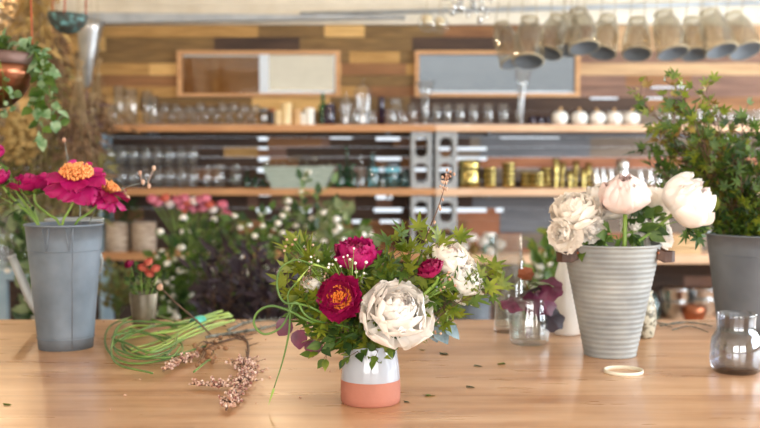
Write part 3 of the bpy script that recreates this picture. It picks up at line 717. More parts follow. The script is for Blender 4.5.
# --- board near the floor: bowls
z = Z_BOT + .001
sb = None
for (px, n, r, d, w_) in [(677, 2, 15, 7.04, 'left'), (705, 2, 14.5, 7.06, 'right')]:
    for k in range(n):
        lab = 'polished silver bowl in the %s stack near the floor, %s' % (w_, 'topmost' if k == n - 1 else ORD[k] + ' from bottom')
        loc = (XR(px, d), d, z + k * .075)
        if sb is None: sb = tag(MB().lathe([(0, 0), (.045, 0), (.055, .008), (.092, .06), (.1, .12), (.108, .128), (.097, .124), (.087, .06), (0, .014)], 24, cap=False).build('silver_bowl', M['silver'], None, loc), lab, 'bowl', 'silver bowls near the floor')
        else: dup(sb, loc, lab, scale=r / 13.5)
tag(MB().lathe([(0, 0), (.05, 0), (.055, .01), (.085, .07), (.09, .12), (.086, .12), (.08, .07), (0, .02)], 24, cap=False).build('copper_bowl', M['copper'], None, (XR(696, 6.8), 6.8, z)), 'copper bowl in front of the silver bowls near the floor', 'bowl')
Z_BOTS = z
bottle('teal_bottle', 'dark teal glass bottle left of the silver bowls', 'bottle', 656, 27, 6, M['glass_aqua'], z, 6.95, .25, .45)
bottle('teal_bottle', 'small dark green bottle at the left of the teal bottle near the floor', 'bottle', 645, 22, 5, M['glass_green'], z, 6.95, .25, .45)
tag(MB().lathe(cup(.055, .06, .14), 20, cap=False).build('silver_cup', M['silver'], None, (XR(652, 7.1), 7.1, z + .0)), 'tall silver cup behind the bowls near the floor', 'cup')
# ================================================================ HANGING THINGS
POLE_Y, POLE_Z = 5.0, 2.42
b = MB(); b.tube([(XL, POLE_Y, POLE_Z), (0, POLE_Y, POLE_Z), (XRR, POLE_Y, POLE_Z)], .018, 10)
tag(b.build('hanging_pole', M['winframe']), 'wooden pole above the frame that the jars and bowls hang from', 'pole')
# netted smoked jars, mouths tipped down
lant = [(507, 36, 26, 46, 8, 5.13, -.12), (529, 33, 30, 50, 0, 4.95, .05), (553, 28, 28, 42, 0, 5.12, .25), (581, 22, 30, 43, -2, 4.95, .0), (605, 28, 28, 42, 0, 5.13, .2), (569, 26, 26, 40, 0, 5.3, .1), (637, 30, 28, 40, 0, 5.06, .0), (668, 26, 31, 46, 3, 4.95, -.08), (693, 30, 28, 40, 0, 5.12, -.05), (715, 24, 31, 46, 4, 4.95, -.08), (739, 26, 32, 44, 0, 5.1, -.3)]
def lantern(px, cy, w_, h_, d, tilt, lab):
    s = d / 1000; r = w_ * s / 2; h = h_ * s; c = P(px, cy, d)
    t = thing('netted_jar', lab, 'jar', c, 'smoky netted jars hanging from the pole', (-.42 + R.uniform(-.06, .06), tilt, R.uniform(-.4, .4)))
    # local: neck up, wide open mouth down
    pr = [(r * .97, -h * .5), (r, -h * .46), (r * .98, -h * .1), (r * .82, h * .25), (r * .56, h * .4), (r * .55, h * .48), (r * .5, h * .48), (r * .52, h * .39), (r * .78, h * .23), (r * .94, -h * .1)]
    MB().lathe(pr, 22, cap=False).build('body', M['glass_amber'], t)
    MB().lathe([(r * .95, -h * .5), (r * .8, -h * .49), (r * .5, -h * .44), (0, -h * .43)], 22, cap=False).build('base', M['galv_dark'], t)
    b = MB(); n = 7
    b.tube([(r * 1.0 * math.cos(a), r * 1.0 * math.sin(a), -h * .48) for a in [2 * PI * i / 20 for i in range(20)]], .0045, 5, closed=True)
    b.tube([(r * .57 * math.cos(a), r * .57 * math.sin(a), h * .47) for a in [2 * PI * i / 16 for i in range(16)]], .0045, 5, closed=True)
    for i in range(n):
        for sg in (-1, 1):
            pts = []
            for k in range(5):
                zz = -h * .48 + h * .93 * k / 4; rr = [1.01, 1.015, .98, .84, .57][k] * r; a = 2 * PI * i / n + sg * k * .3
                pts.append((rr * math.cos(a), rr * math.sin(a), zz))
            b.tube(pts, .0007, 3)
    b.build('net', M['string'], t)
    b = MB(); inv = Matrix.LocRotScale(t.location, t.rotation_euler.to_quaternion(), None).inverted()
    for sx in (-1, 1):
        top = V((c.x + sx * .02, POLE_Y, POLE_Z + .016)); q = V((sx * r * .5, 0, h * .45))
        b.tube([q, inv @ top], .0022, 5)
    b.build('cord', M['string'], t)
for i, (px, cy, w_, h_, _, d, tl) in enumerate(sorted(lant)):
    lantern(px, cy + 7, w_, h_, d, tl, 'smoky netted glass jar in the hanging row, %s from the left' % ORD[i])
# glass pendants left of them
def drop(px, cy, r, d, lab):
    c = P(px, cy, d); t = thing('glass_drop', lab, 'ornament', c, 'hanging glass drops with cream inserts')
    s = r * d / 1000
    MB().lathe([(s * .2, s * 1.35), (s * .5, s * .9), (s * .95, .2 * s), (s, -s * .2), (s * .75, -s * .75), (s * .5, -s * .95), (0, -s)], 16, cap=False).build('globe', M['glass_bg'], t)
    MB().lathe([(0, -s * .2), (s * .5, -s * .15), (s * .55, s * .6), (0, s * .8)], 12, cap=False).build('insert', M['candle'], t)
    MB().tube([(0, 0, s * 1.3), (.0, POLE_Y - c.y, POLE_Z + .016 - c.z)], .002, 5).build('cord', M['string'], t)
drop(427, 22, 9.5, 4.95, 'left one of two hanging glass drops holding cream candles')
drop(440, 24, 9, 5.02, 'right one of two hanging glass drops holding cream candles')
t = thing('crystal_cluster', 'cluster of clear glass droplets hanging at the top of the frame', 'ornament', P(469, -8, 5.0))
MB().ball((0, 0, 0), .035, 10).build('hub', M['galv'], t); MB().tube([(0, 0, .02), (0, 0, POLE_Z + .016 - t.location.z)], .002, 5).build('cord', M['string'], t)
for i in range(34):
    a = R.uniform(0, 2 * PI); el = R.uniform(-1.2, -.05); L_ = R.uniform(.09, .15)
    dv = V((math.cos(a) * math.cos(el), math.sin(a) * math.cos(el) * .8, math.sin(el))); e = dv * L_
    b = MB(); b.tube([dv * .03, e], .0015, 4); b.ball(e, R.uniform(.011, .017), 8, 0, 1.3); b.build('droplet', M['glass_bg'] if i % 3 else M['silver'], t)
# verdigris bowl on cords
c = P(67.5, 14, 4.0); r = 19.5 * 4.0 / 1000
t = thing('hanging_bowl', 'verdigris crusted round bowl hanging on three rust red cords', 'bowl', c, rot=(0, .05, 0))
pr = [(r * math.cos(a), r * 1.02 * math.sin(a)) for a in [-PI / 2 + .001, -1.2, -.9, -.6, -.3, 0]] + [(r * .94, 0)] + [(r * .94 * math.cos(a), r * .94 * math.sin(a)) for a in [-.3, -.6, -.9, -1.2, -PI / 2]]
MB().lathe(pr, 28, cap=False).build('bowl', M['verdigris'], t)
for k in range(3):
    a = -PI / 2 + k * 2 * PI / 3 + .15
    MB().tube([(r * .97 * math.cos(a), r * .97 * math.sin(a), -.006), (r * .5 * math.cos(a), r * .5 * math.sin(a), ZC - c.z)], .0035, 5).build('cord', M['cord'], t)
# copper hanging pot with trailing leaves is built in d.py
# cone vase on the wall
zc0, zc1 = ZR(88, 7.0), ZR(20, 7.0); xc = XR(88, 7.0)
t = thing('cone_vase', 'tall shiny metal cone vase mounted on the plank wall at upper left', 'vase', (xc, 7.0, zc0), rot=(0, .06, 0))
hh = zc1 - zc0
MB().lathe([(.014, 0), (.024, .02), (.056, hh * .5), (.084, hh * .85), (.1, hh), (.097, hh), (.08, hh * .85), (.052, hh * .5), (.012, .02)], 24).build('cone', M['steel'], t)
MB().box((-.02, .045, hh * .6), (.02, .206, hh * .64)).build('bracket', M['galv_dark'], t)
# ================================================================ PLANT TOOLS
def rv(s=1): return V((R.gauss(0, s), R.gauss(0, s), R.gauss(0, s)))
def leaf(b, p, d, nrm, L, kind='maple', mi=0, fold=.15, droop=.25):
    """one leaf: p base, d pointing direction, nrm face normal, L length"""
    d = V(d).normalized(); s = d.cross(V(nrm))
    if s.length < .01: s = d.cross(V((1, .2, .1)))
    s.normalize(); n = s.cross(d)
    def pt(x, y, z=0): return p + (s * x + d * y + n * (z - droop * (y * y) - fold * -abs(x) * .9)) * L
    if kind == 'maple':
        lobes = [(-2.1, .42), (-1.45, .62), (-.72, .85), (0, 1.0), (.72, .85), (1.45, .62), (2.1, .42)]
        vs = [pt(0, .12)]; ring = [pt(0, -.02)]
        for i, (a, l) in enumerate(lobes):
            l *= R.uniform(.9, 1.08) * .9; w = .2
            ring.append(pt(math.sin(a - w / (l + .2)) * l * .6, .12 + math.cos(a - w / (l + .2)) * l * .6))
            ring.append(pt(math.sin(a) * l, .12 + math.cos(a) * l))
            ring.append(pt(math.sin(a + w / (l + .2)) * l * .6, .12 + math.cos(a + w / (l + .2)) * l * .6))
            if i < 6:
                am = (a + lobes[i + 1][0]) / 2; ring.append(pt(math.sin(am) * .3, .12 + math.cos(am) * .3))
        vs += ring; m = len(ring)
        b.add(vs, [(0, 1 + (i + 1) % m, 1 + i) for i in range(m)], mi, True)
    else:
        W = {'ovate': .3, 'lance': .13, 'round': .48, 'wide': .42}[kind]
        prof = {'ovate': [.0, .75, 1, .8, .4, 0], 'lance': [.1, .8, 1, .8, .45, 0], 'round': [.3, .85, 1, .95, .65, .1], 'wide': [.2, .9, 1, .85, .45, 0]}[kind]
        vs = []; k = len(prof) - 1
        for i, w in enumerate(prof):
            y = i / k; x = w * W
            if kind == 'wide': x *= R.uniform(.88, 1.1)
            vs += [pt(-x, y), pt(0, y, -.02), pt(x, y)]
        fs = []
        for i in range(k): o = i * 3; fs += [(o, o + 1, o + 4, o + 3), (o + 1, o + 2, o + 5, o + 4)]
        b.add(vs, fs, mi, True)
def side_dir(t):
    t = V(t).normalized(); a = rv(); a -= t * a.dot(t)
    return a.normalized()
FACE = V((0, -.75, .65))
def curve_pts(a, c, bend=.15, n=10, sag=0):
    a, c = V(a), V(c); L_ = (c - a).length; m = (a + c) / 2 + side_dir(c - a) * L_ * bend * R.uniform(.3, 1) + V((0, 0, L_ * sag))
    return bez([a, m, c], n)
def spray(name, label, cat, base, tips, kind, size, per, mats, group=None, wood_=None, r0=.002, twigl=.05, t0=.25, bend=.12, sag=0, spread=1.0, upb=.3, blossoms=None, partname='foliage', face=.8, n=10, via=None):
    """leafy stems from base to each tip; the stems are one part, the leaves another"""
    base = V(base); t = thing(name, label, cat, base, group); st = MB(); fo = MB(); bl = MB()
    for tip in tips:
        tip = V(tip)
        pts = curve_pts(V((0, 0, 0)), tip - base, bend, n, sag) if not via else bez([V((0, 0, 0))] + [V(q) - base for q in via] + [tip - base], n)
        st.tube(pts, [r0 * (1 - .7 * i / (n - 1)) for i in range(n)], 5)
        for k in range(per):
            u = t0 + (1 - t0) * (k + R.random()) / per; i = min(int(u * (n - 1)), n - 2); f = u * (n - 1) - i
            p = pts[i].lerp(pts[i + 1], f); tg = (pts[i + 1] - pts[i]).normalized()
            sd = (side_dir(tg) * spread + tg * .7 + V((0, 0, upb))).normalized(); L_ = twigl * R.uniform(.3, 1.1)
            e = p + sd * L_; st.tube([p, p.lerp(e, .5) + rv(L_ * .04), e], [r0 * .4, r0 * .35, r0 * .3], 4)
            s_ = size * R.uniform(.65, 1.15)
            leaf(fo, e, sd + rv(.35) - V((0, 0, .15)), FACE * face + rv(.45), s_, kind, R.randrange(len(mats)))
            if R.random() < .5: leaf(fo, p.lerp(e, .5), side_dir(sd) + sd * .5, FACE * face + rv(.5), s_ * .75, kind, R.randrange(len(mats)))
            if blossoms and R.random() < blossoms[1]: bl.ball(e + rv(size * .3), blossoms[2] * R.uniform(.7, 1.2), 7, 0, .8, .12)
        leaf(fo, pts[-1], (pts[-1] - pts[-2]) + rv(.002), FACE * face + rv(.3), size, kind, 0)
    st.build('stem', wood_ or M['twig'], t); fo.build(partname, mats, t)
    if blossoms and bl.v: bl.build('blossom', blossoms[0], t)['kind'] = 'stuff'
    return t
# ---------------------------------------------------------------- peonies
def petal_into(b, MT, L, W, ph0, ph1, cup=.35, ruf=.06, rad0=.004, nt=11, ns=12, notch=0, mi=0):
    sd = R.uniform(0, 50); vs = []; cl = [(rad0, 0.0)]
    for i in range(nt):
        ph = ph0 + (ph1 - ph0) * (i + .5) / nt; r_, z_ = cl[-1]; cl.append((r_ + math.cos(ph) * L / nt, z_ + math.sin(ph) * L / nt))
    for i in range(nt + 1):
        t = i / nt; ph = ph0 + (ph1 - ph0) * t
        w = W * (.28 + .72 * min(1, t / .55) ** .8)
        if t > .62: w *= math.sqrt(max(.03, 1 - ((t - .62) / .42) ** 2))
        nr, nz = -math.sin(ph), math.cos(ph)           # inner normal
        for j in range(ns + 1):
            s = -1 + 2 * j / ns
            e = (abs(s) ** 2) * cup * w + ruf * L * math.sin(s * 5.3 + sd + t * 3) * t * t + ruf * .6 * L * math.sin(s * 11 + sd * 2) * t ** 4
            back = 0
            if t > .85: back = -notch * L * math.exp(-(s * 3) ** 2) + ruf * .5 * L * math.sin(s * 9 + sd)
            r_, z_ = cl[i]
            vs.append(MT @ V((r_ + nr * e + math.cos(ph) * back, w * s * .98, z_ + nz * e + math.sin(ph) * back)))
    fs = [(i * (ns + 1) + j, i * (ns + 1) + j + 1, (i + 1) * (ns + 1) + j + 1, (i + 1) * (ns + 1) + j) for i in range(nt) for j in range(ns)]
    b.add(vs, fs, mi, True)
LAY = {  # (count, length, width, phi0, phi1, cup, z offset)
 'open': [(8, 1.0, .50, -5, 50, .35, 0), (7, .92, .46, 15, 72, .4, .05), (5, .7, .36, 35, 85, .4, .08)],
 'flat': [(7, 1.05, .5, -14, -44, -.2, 0), (6, .95, .46, -2, -6, .3, .05)],
 'cup': [(7, 1.02, .52, 0, 88, .5, -.05), (7, .96, .46, 18, 98, .5, 0), (7, .85, .38, 35, 105, .45, .05), (6, .75, .3, 50, 105, .4, .08), (5, .6, .25, 65, 105, .4, .08)],
 'globe': [(6, 1.25, .74, -8, 92, .45, -.12), (6, 1.2, .7, 6, 118, .5, -.04), (6, 1.05, .58, 22, 125, .5, .03), (6, .9, .46, 38, 122, .45, .1), (5, .74, .36, 54, 118, .4, .15), (5, .56, .26, 66, 112, .4, .2)],
 'bowl': [(6, 1.15, .82, -14, 66, .4, -.12), (6, 1.18, .8, 2, 98, .45, -.06), (6, 1.14, .7, 16, 120, .45, .0), (6, 1.02, .56, 32, 128, .42, .06), (5, .9, .44, 48, 128, .4, .12), (5, .72, .32, 60, 124, .4, .18), (3, .5, .22, 72, 118, .4, .24)],
 'ball': [(6, 1.75, .8, -22, 148, .35, -.15), (6, 1.65, .72, -8, 150, .35, -.1), (6, 1.45, .62, 6, 150, .35, -.04), (6, 1.25, .5, 20, 148, .35, .02), (6, 1.0, .4, 36, 144, .35, .1), (5, .75, .3, 50, 135, .35, .18)],
 'loose': [(7, 1.1, .66, -26, 30, .4, -.1), (8, 1.05, .56, 0, 70, .45, 0), (8, .95, .46, 22, 95, .45, .05), (8, .82, .38, 40, 108, .42, .12), (7, .68, .3, 55, 110, .4, .18), (5, .5, .22, 70, 108, .4, .22)],
}
def peony(name, label, loc, axis, rad, style, mats_, stem_to=None, stamen=None, group=None, hero=True, sr=.0028, ruf=.05, sepal=True, leaves=0, bend=.06, spin=None, via=None):
    """mats_: materials cycled from the outer layer inward"""
    loc = V(loc); t = thing(name, label, 'flower', loc, group); MT0 = frame_to(axis, R.uniform(0, 6) if spin is None else spin)
    k = 0; lay = LAY[style]; inner = MB()
    for li, (n_, L_, W_, p0, p1, cp, zo) in enumerate(lay):
        m = mats_[min(li * len(mats_) // len(lay), len(mats_) - 1)]
        for i in range(n_):
            a = 2 * PI * (i + .5 * (li % 2) + R.uniform(-.14, .14)) / n_
            MT = MT0 @ Matrix.Rotation(a, 4, 'Z') @ Matrix.Translation(V((0, 0, zo * rad))); q_ = {} if hero else dict(nt=5, ns=5)
            b = MB() if (hero and li < 3) else inner
            j = math.radians(R.uniform(-9, 9))
            petal_into(b, MT, L_ * rad * R.uniform(.9, 1.08), W_ * rad * R.uniform(.9, 1.1), math.radians(p0) + j, math.radians(p1) + j, cp, ruf, rad * .06, notch=R.choice([0, .03, .06]), **q_, mi=0 if b is not inner else min(li * len(mats_) // len(lay), len(mats_) - 1))
            if b is not inner: b.build('petal', m, t); k += 1
    if inner.v: inner.build('inner_petals', mats_, t)
    if stamen:
        b = MB(); sm, ns_, sr_, hh = stamen
        for i in range(ns_):
            a = i * 2.399; q = math.sqrt((i + .5) / ns_) * sr_ * rad; h = rad * hh * R.uniform(.8, 1.15) * (1 - .25 * (q / (sr_ * rad)) ** 2)
            e = V((q * math.cos(a), q * math.sin(a), h)); b.tube([MT0 @ V((e.x * .4, e.y * .4, rad * .03)), MT0 @ e], .0006, 3); b.ball(MT0 @ (e + rv(.0004)), rad * .052, 5, 0, 1.3)
        b.build('stamens', sm, t)
    if sepal:
        b = MB()
        for i in range(5):
            a = 2 * PI * i / 5; petal_into(b, MT0 @ Matrix.Rotation(a, 4, 'Z') @ Matrix.Translation(V((0, 0, -.1 * rad))), rad * .55, rad * .2, -.5, .9, .4, .02, rad * .05, 4, 4)
        b.build('sepals', M['leaf_mid'], t)
    if stem_to is not None:
        e = V(stem_to) - loc; st = -V(axis).normalized() * min(rad * .55, e.length * .4)
        b = MB(); vv = [V(q) - loc for q in (via or [])]; f_ = vv[0] if vv else e; b.tube(bez([V((0, 0, 0)), st, st.lerp(f_, .5)] + vv + ([e] if not vv else [f_.lerp(e, .35), e]), 16), sr, 7); b.build('stem', M['stem'], t)
        if leaves:
            b = MB()
            for i in range(leaves):
                p = e * R.uniform(.3, .7); leaf(b, p, side_dir(e) + V((0, 0, .4)), FACE + rv(.4), R.uniform(.05, .08), 'ovate')
            b.build('leaf', M['leaf_mid'], t)
    return t
# ================================================================ CENTRE VASE
VC = T(370.5, 401.5); DV = VC.y; PV = DV / FPX
vase = thing('ceramic_vase', 'white glazed ceramic vase with raw terracotta base holding the centre bouquet', 'vase', VC)
rb, rt, hv = 30.3 * PV, 26.3 * PV, 59 * PV; hb = 24 * PV
MB().lathe([(0, 0), (rb * .93, 0), (rb * .985, .003), (rb * 1.0, .012), (rb * .99, hb - .0005), (rb * .985, hb)], 48, cap=False).build('terracotta_base', M['terracotta'], vase)
MB().lathe([(rb * .986, hb), (rb * .99, hb + .001), (rb * .96, hb + (hv - hb) * .35), (rt * 1.02, hv * .85), (rt, hv - .003), (rt * .98, hv), (rt * .94, hv - .001), (rt * .92, hv - .01), (rb * .9, .01), (0, .008)], 48, cap=False).build('glazed_body', M['glaze'], vase)
MOUTH = VC + V((0, 0, hv)); IN = VC + V((0, 0, .03))
def BQ(px, py, dd=0): return P(px, py, DV + dd)
def inst(k=0): return IN + V((R.uniform(-.025, .025), R.uniform(-.02, .02), 0))
def mouth(): return MOUTH + V((R.uniform(-.03, .03), R.uniform(-.028, .025), R.uniform(.002, .012)))
# hero flowers
peony('peony', 'large creamy white peony low in the centre bouquet above the vase rim', BQ(393, 320, -.04), (.3, -.74, .55), 38 * PV, 'bowl', [M['white'], M['white'], M['blush']], inst(), group=None, ruf=.035, via=[mouth()])
peony('peony', 'open magenta peony with orange stamens facing forward in the centre bouquet', BQ(341, 299, -.05), (-.22, -.92, .30), 25 * PV, 'open', [M['crimson'], M['crimson']], inst(), (M['stamen'], 110, .52, .38), ruf=.05, via=[mouth()])
peony('peony', 'bright magenta peony at the top of the centre bouquet seen from the side', BQ(357, 267, -.01), (-.05, -.3, .95), 33 * PV, 'cup', [M['magenta'], M['crimson']], inst(), ruf=.07, via=[mouth()])
peony('peony', 'small crimson peony bud right of the bouquet centre', BQ(433, 274, -.05), (-.35, -.35, .85), 18 * PV, 'cup', [M['crimson'], M['crimson']], inst(), ruf=.05, via=[mouth()])
peony('peony', 'blush peony behind the crimson bud in the centre bouquet', BQ(447, 266, .01), (.25, -.6, .7), 25 * PV, 'bowl', [M['cream'], M['blush']], inst(), ruf=.045, via=[mouth()])
peony('peony', 'ruffled white peony at the right of the centre bouquet below the blush one', BQ(458, 283, .0), (.5, -.7, .45), 25 * PV, 'bowl', [M['white'], M['white']], inst(), ruf=.05, via=[mouth()])
peony('peony', 'pale peach peony mostly hidden in leaves at the left of the bouquet', BQ(316, 285, -.01), (-.4, -.6, .5), 18 * PV, 'cup', [M['cream'], M['cream']], inst(), ruf=.05, via=[mouth()])
# foliage of the bouquet
G3 = [M['leaf'], M['leaf_mid'], M['leaf']]; GD = [M['leaf_mid'], M['leaf_dark']]
ML = 22 * PV
def mb_(label, tips, size=ML, per=14, mats=G3, dd=0, t0=.35, twigl=.03, kind='maple', **k):
    m0 = mouth(); t = spray('maple_branch', label, 'foliage', inst(), [BQ(a, c, dd + (e[0] if e else 0)) for a, c, *e in tips], kind, size, per, mats, 'green branches in the centre bouquet', r0=.0016, twigl=twigl, t0=t0, bend=.06, via=k.pop('via', [m0]), **k)
    return t
mb_('maple branch reaching up and left, highest at the left of the bouquet', [(290, 252), (302, 246), (318, 262)], dd=-.01, per=15)
mb_('maple branch spreading left at mid height of the bouquet', [(286, 284), (300, 300), (306, 275)], dd=-.03, per=15)
mb_('maple branch hanging low at the left of the bouquet', [(306, 322), (322, 330), (296, 312)], dd=-.04, size=ML * .8, per=12, mats=[M['leaf_mid'], M['leaf']])
mb_('maple branch rising behind the white peony to the upper middle', [(396, 240), (410, 250), (384, 262)], per=15)
mb_('maple branch rising at the upper right of the bouquet', [(458, 240), (440, 246), (424, 240)], per=13)
mb_('maple branch below the crimson bud', [(420, 285), (408, 272), (428, 300)], dd=-.03, per=14)
mb_('long maple branch arching far right over the table', [(492, 268)], via=[mouth(), BQ(428, 318, -.02), BQ(456, 296, -.03)], per=15, t0=.5, twigl=.025)
mb_('long lower maple branch reaching right toward the purple leaves', [(500, 288)], via=[mouth(), BQ(430, 322, -.03), BQ(462, 300, -.04)], per=14, t0=.55, twigl=.03)
mb_('maple sprig tucked right of the white peony', [(440, 318), (456, 316)], dd=-.03, per=8, size=ML * .8)
mb_('dark maple sprig behind the magenta peonies', [(352, 282), (372, 280), (330, 276)], dd=.02, mats=GD, per=14)
mb_('dark maple sprig filling the heart of the bouquet', [(400, 296), (372, 300), (420, 270), (385, 285)], dd=.02, mats=GD, per=14)
mb_('dark leaves draped over the vase rim at left', [(322, 344), (336, 338), (350, 356)], dd=-.055, size=ML * .75, per=11, mats=GD, t0=.4, twigl=.015, kind='ovate')
mb_('dark leaves draped over the vase rim in front', [(376, 356), (392, 346), (362, 340)], dd=-.06, size=ML * .6, per=9, mats=GD, t0=.4, twigl=.012, kind='ovate')
mb_('pale narrow leaves below the open magenta peony', [(312, 340), (326, 322), (318, 352)], dd=-.06, size=ML * .6, per=12, mats=[M['leaf'], M['leaf_mid']], kind='ovate', twigl=.02)
# heuchera leaves
t = thing('heuchera_leaf', 'dark burgundy scalloped leaves low at the left of the bouquet', 'leaf', mouth())
b = MB()
for a, c in ((300, 330), (314, 338), (290, 320)):
    p = BQ(a, c, -.0) - t.location; leaf(b, p, V((-.3 + R.uniform(-.5, .5), -.2, -.6)), FACE + rv(.3), 19 * PV, 'round')
b.build('leaf', M['leaf_purple'], t)
b = MB()
for a, c in ((300, 330), (314, 338), (290, 320)): b.tube(curve_pts((0, 0, 0), BQ(a, c, -.0) - t.location), .0012, 5)
b.build('stem', M['leaf_purple'], t)
t = thing('dusty_miller_leaf', 'blue grey velvety leaf below the right side of the bouquet', 'leaf', mouth()); b = MB(); b2 = MB()
for a, c, dr in ((436, 326, (.6, -.3, -.7)), (430, 322, (.3, -.3, -.8)), (444, 324, (.8, -.2, -.5))):
    p = BQ(a, c, -.02) - t.location; leaf(b, p, V(dr), FACE + rv(.15), 21 * PV, 'wide', droop=.35); b2.tube([(0, 0, 0), p * .5 + V((0, 0, .01)), p], .0013, 5)
b.build('leaf', M['leaf_silver'], t); b2.build('stem', M['leaf_silver'], t)
# waxflower buds
def budspray(label, pts_, dd=-.03, n=7, m='bud'):
    t = thing('waxflower_sprig', label, 'flower', inst(), 'sprigs of tiny pale buds'); st = MB()
    for a, c in pts_:
        bl = MB()
        e = BQ(a, c, dd) - t.location; mth = mouth() - t.location; ps = bez([(0, 0, 0), mth, e], 8); st.tube(ps, .0009, 4)
        for k in range(n):
            q = e + rv(.0075); st.tube([ps[-2], q], .0005, 3); bl.ball(q, R.uniform(.0016, .0028), 6)
        bl.build('bud', M[m], t)
    st.build('stem', M['stem'], t)
budspray('pale pink buds above the upper left leaves of the bouquet', [(294, 243), (310, 250)])
budspray('pale buds in front of the top magenta peony', [(352, 258), (356, 268)], -.07, 4, 'white')
budspray('peach buds at the left above the open magenta peony', [(312, 270), (322, 276), (306, 286)])
budspray('peach buds beside the crimson bud at right', [(444, 290), (452, 280)], -.05)
budspray('whitish buds in the left middle of the bouquet', [(334, 264), (308, 262)], -.05, 5, 'white')
budspray('small acorn brown buds near the silver leaf', [(436, 332), (430, 337)], -.03, 3)
# tall bare twig
t = thing('budded_twig', 'thin reddish twig with tiny buds standing highest out of the bouquet', 'twig', inst()); ps = bez([V((0, 0, 0)), mouth() - t.location, BQ(412, 276) - t.location, BQ(428, 232) - t.location, BQ(438, 208) - t.location, BQ(449, 172) - t.location], 26)
MB().tube(ps, [.0018 - .0011 * i / 25 for i in range(26)], 6).build('stem', M['twig'], t); b = MB()
for k in range(34):
    u = R.choice([R.uniform(.9, 1), R.uniform(.9, 1), R.uniform(.55, 1)]); i = min(int(u * 25), 24); p = ps[i].lerp(ps[i + 1], u * 25 - i) + rv(.0035); b.ball(p, R.uniform(.0013, .0026), 6, 0, 1.3)
b.build('bud', M['bud'], t)
# curling scapes
def scape(label, pix, r=2.2, base=True, group='curling green scapes in the bouquet', dd=-.06):
    t = thing('garlic_scape', label, 'stem', inst() if base else BQ(*pix[0][:2], dd)); ps = [V((0, 0, 0)), mouth() - t.location] if base else []
    ps += [BQ(a, c, dd + (e[0] if e else 0)) - t.location for a, c, *e in pix]; n = len(ps) * 7
    q = bez(ps, n); MB().tube(q, [r * PV * .5 * (1 - .6 * (i / (n - 1)) ** 3) for i in range(n)], 7).build('stalk', M['scape'], t)
    MB().lathe([(.0006, 0), (.0022, .004), (.0018, .009), (.0002, .03)], 7, frame_to(q[-1] - q[-2]).copy() if False else Matrix.Translation(q[-1]) @ frame_to(q[-1] - q[-2])).build('bud_tip', M['scape_pale'], t)
    t['group'] = group
scape('green scape looping out at the left above the table', [(312, 322), (292, 312), (272, 306), (258, 312), (254, 324), (264, 334), (280, 328), (289, 312), (288, 294), (297, 282)], 2.8)
scape('green scape falling from the left side of the bouquet down to the table', [(314, 320), (298, 303), (291, 308), (289, 332), (283, 360), (274, 388)], 2.6)
scape('green scape arching over the upper left leaves', [(320, 312), (300, 304), (284, 302), (277, 286), (281, 268), (296, 260), (312, 264)], 2.6)
# ================================================================ LEFT METAL BUCKET
def bucket(name, label, c, rt, rb, h, m, seam=True, group=None, rings=(), ribs=0, hooks=True):
    t = thing(name, label, 'bucket', c, group); pr = [(0, .004), (rb * .96, .004), (rb * .97, 0), (rb, 0)]
    n = 96 if ribs else 8
    for i in range(1, n + 1):
        z_ = h * i / n; r_ = rb + (rt - rb) * i / n
        if ribs: r_ += .0006 * math.sin(2 * PI * ribs * i / n) if i < n - 2 else 0
        pr.append((r_, z_))
    pr += [(rt + .0025, h), (rt + .003, h + .002), (rt + .0005, h + .0045), (rt - .002, h + .003), (rb - .003, .02), (0, .018)]
    MB().lathe(pr, 64, cap=False).build('body', m, t)
    for zz in rings:
        r_ = rb + (rt - rb) * zz + .0004; b = MB(); b.tube([(r_ * math.cos(a), r_ * math.sin(a), h * zz) for a in [2 * PI * i / 48 for i in range(48)]], .0012, 5, closed=True); b.build('raised_band', m, t)
    if seam:
        a = -1.05; b = MB(); b.tube([((rb + .0003) * math.cos(a), (rb + .0003) * math.sin(a), .004), ((rt + .0003) * math.cos(a), (rt + .0003) * math.sin(a), h - .002)], .0011, 5); b.build('seam', M['galv_dark'], t)
    return t
c = T(66, 347); pl = c.y / FPX
BK = bucket('flower_bucket', 'tall grey metal bucket at the left end of the table holding magenta peonies', c, 37.5 * pl, 26.5 * pl, 123 * pl, M['galv'], rings=(.80, .09))
rimz = c.z + 123 * pl
for a in (-1.75, -1.15):
    b = MB(); r_ = 37.5 * pl + .001
    pts = [V((r_ * math.cos(a + k) * w_, r_ * math.sin(a + k) * w_, 123 * pl * zz)) for k, zz, w_ in ((-.09, .99, 1.0), (-.03, .86, .975), (0, .81, .97), (.04, .86, .975), (.1, .99, 1.0))]
    b.tube(pts, .0011, 5); b.build('wire_clip', M['galv_dark'], BK)
def LB(px, py, dd=0): return P(px, py, c.y + dd)
cb = c
peony('peony', 'largest magenta peony with orange stamens, in the middle of the left bucket', LB(77, 179, -.04), (.10, -.42, .9), 28 * pl, 'flat', [M['magenta'], M['magenta']], cb + V((.01, -.01, .05)), (M['stamen_pale'], 120, .58, .42), ruf=.07, via=[cb + V((.005, -.03, .27))])
peony('peony', 'magenta peony right of the largest one in the left bucket, facing away', LB(106, 192, .0), (.45, -.1, .8), 23 * pl, 'flat', [M['magenta'], M['crimson']], cb + V((.02, .0, .05)), (M['stamen_pale'], 60, .5, .45), ruf=.08, via=[cb + V((.03, -.02, .27))])
peony('peony', 'magenta peony left of the largest one, seen from behind with green sepals', LB(34, 191, .02), (-.15, .1, .9), 23 * pl, 'open', [M['magenta'], M['crimson']], cb + V((-.02, .0, .05)), None, ruf=.08, via=[cb + V((-.01, .0, .27))])
peony('peony', 'magenta peony cut by the left edge of the photo, lower one', LB(2, 183, -.02), (-.3, -.3, .8), 15 * pl, 'cup', [M['magenta'], M['crimson']], cb + V((-.03, -.01, .05)), None, ruf=.06, via=[cb + V((-.05, -.02, .27))])
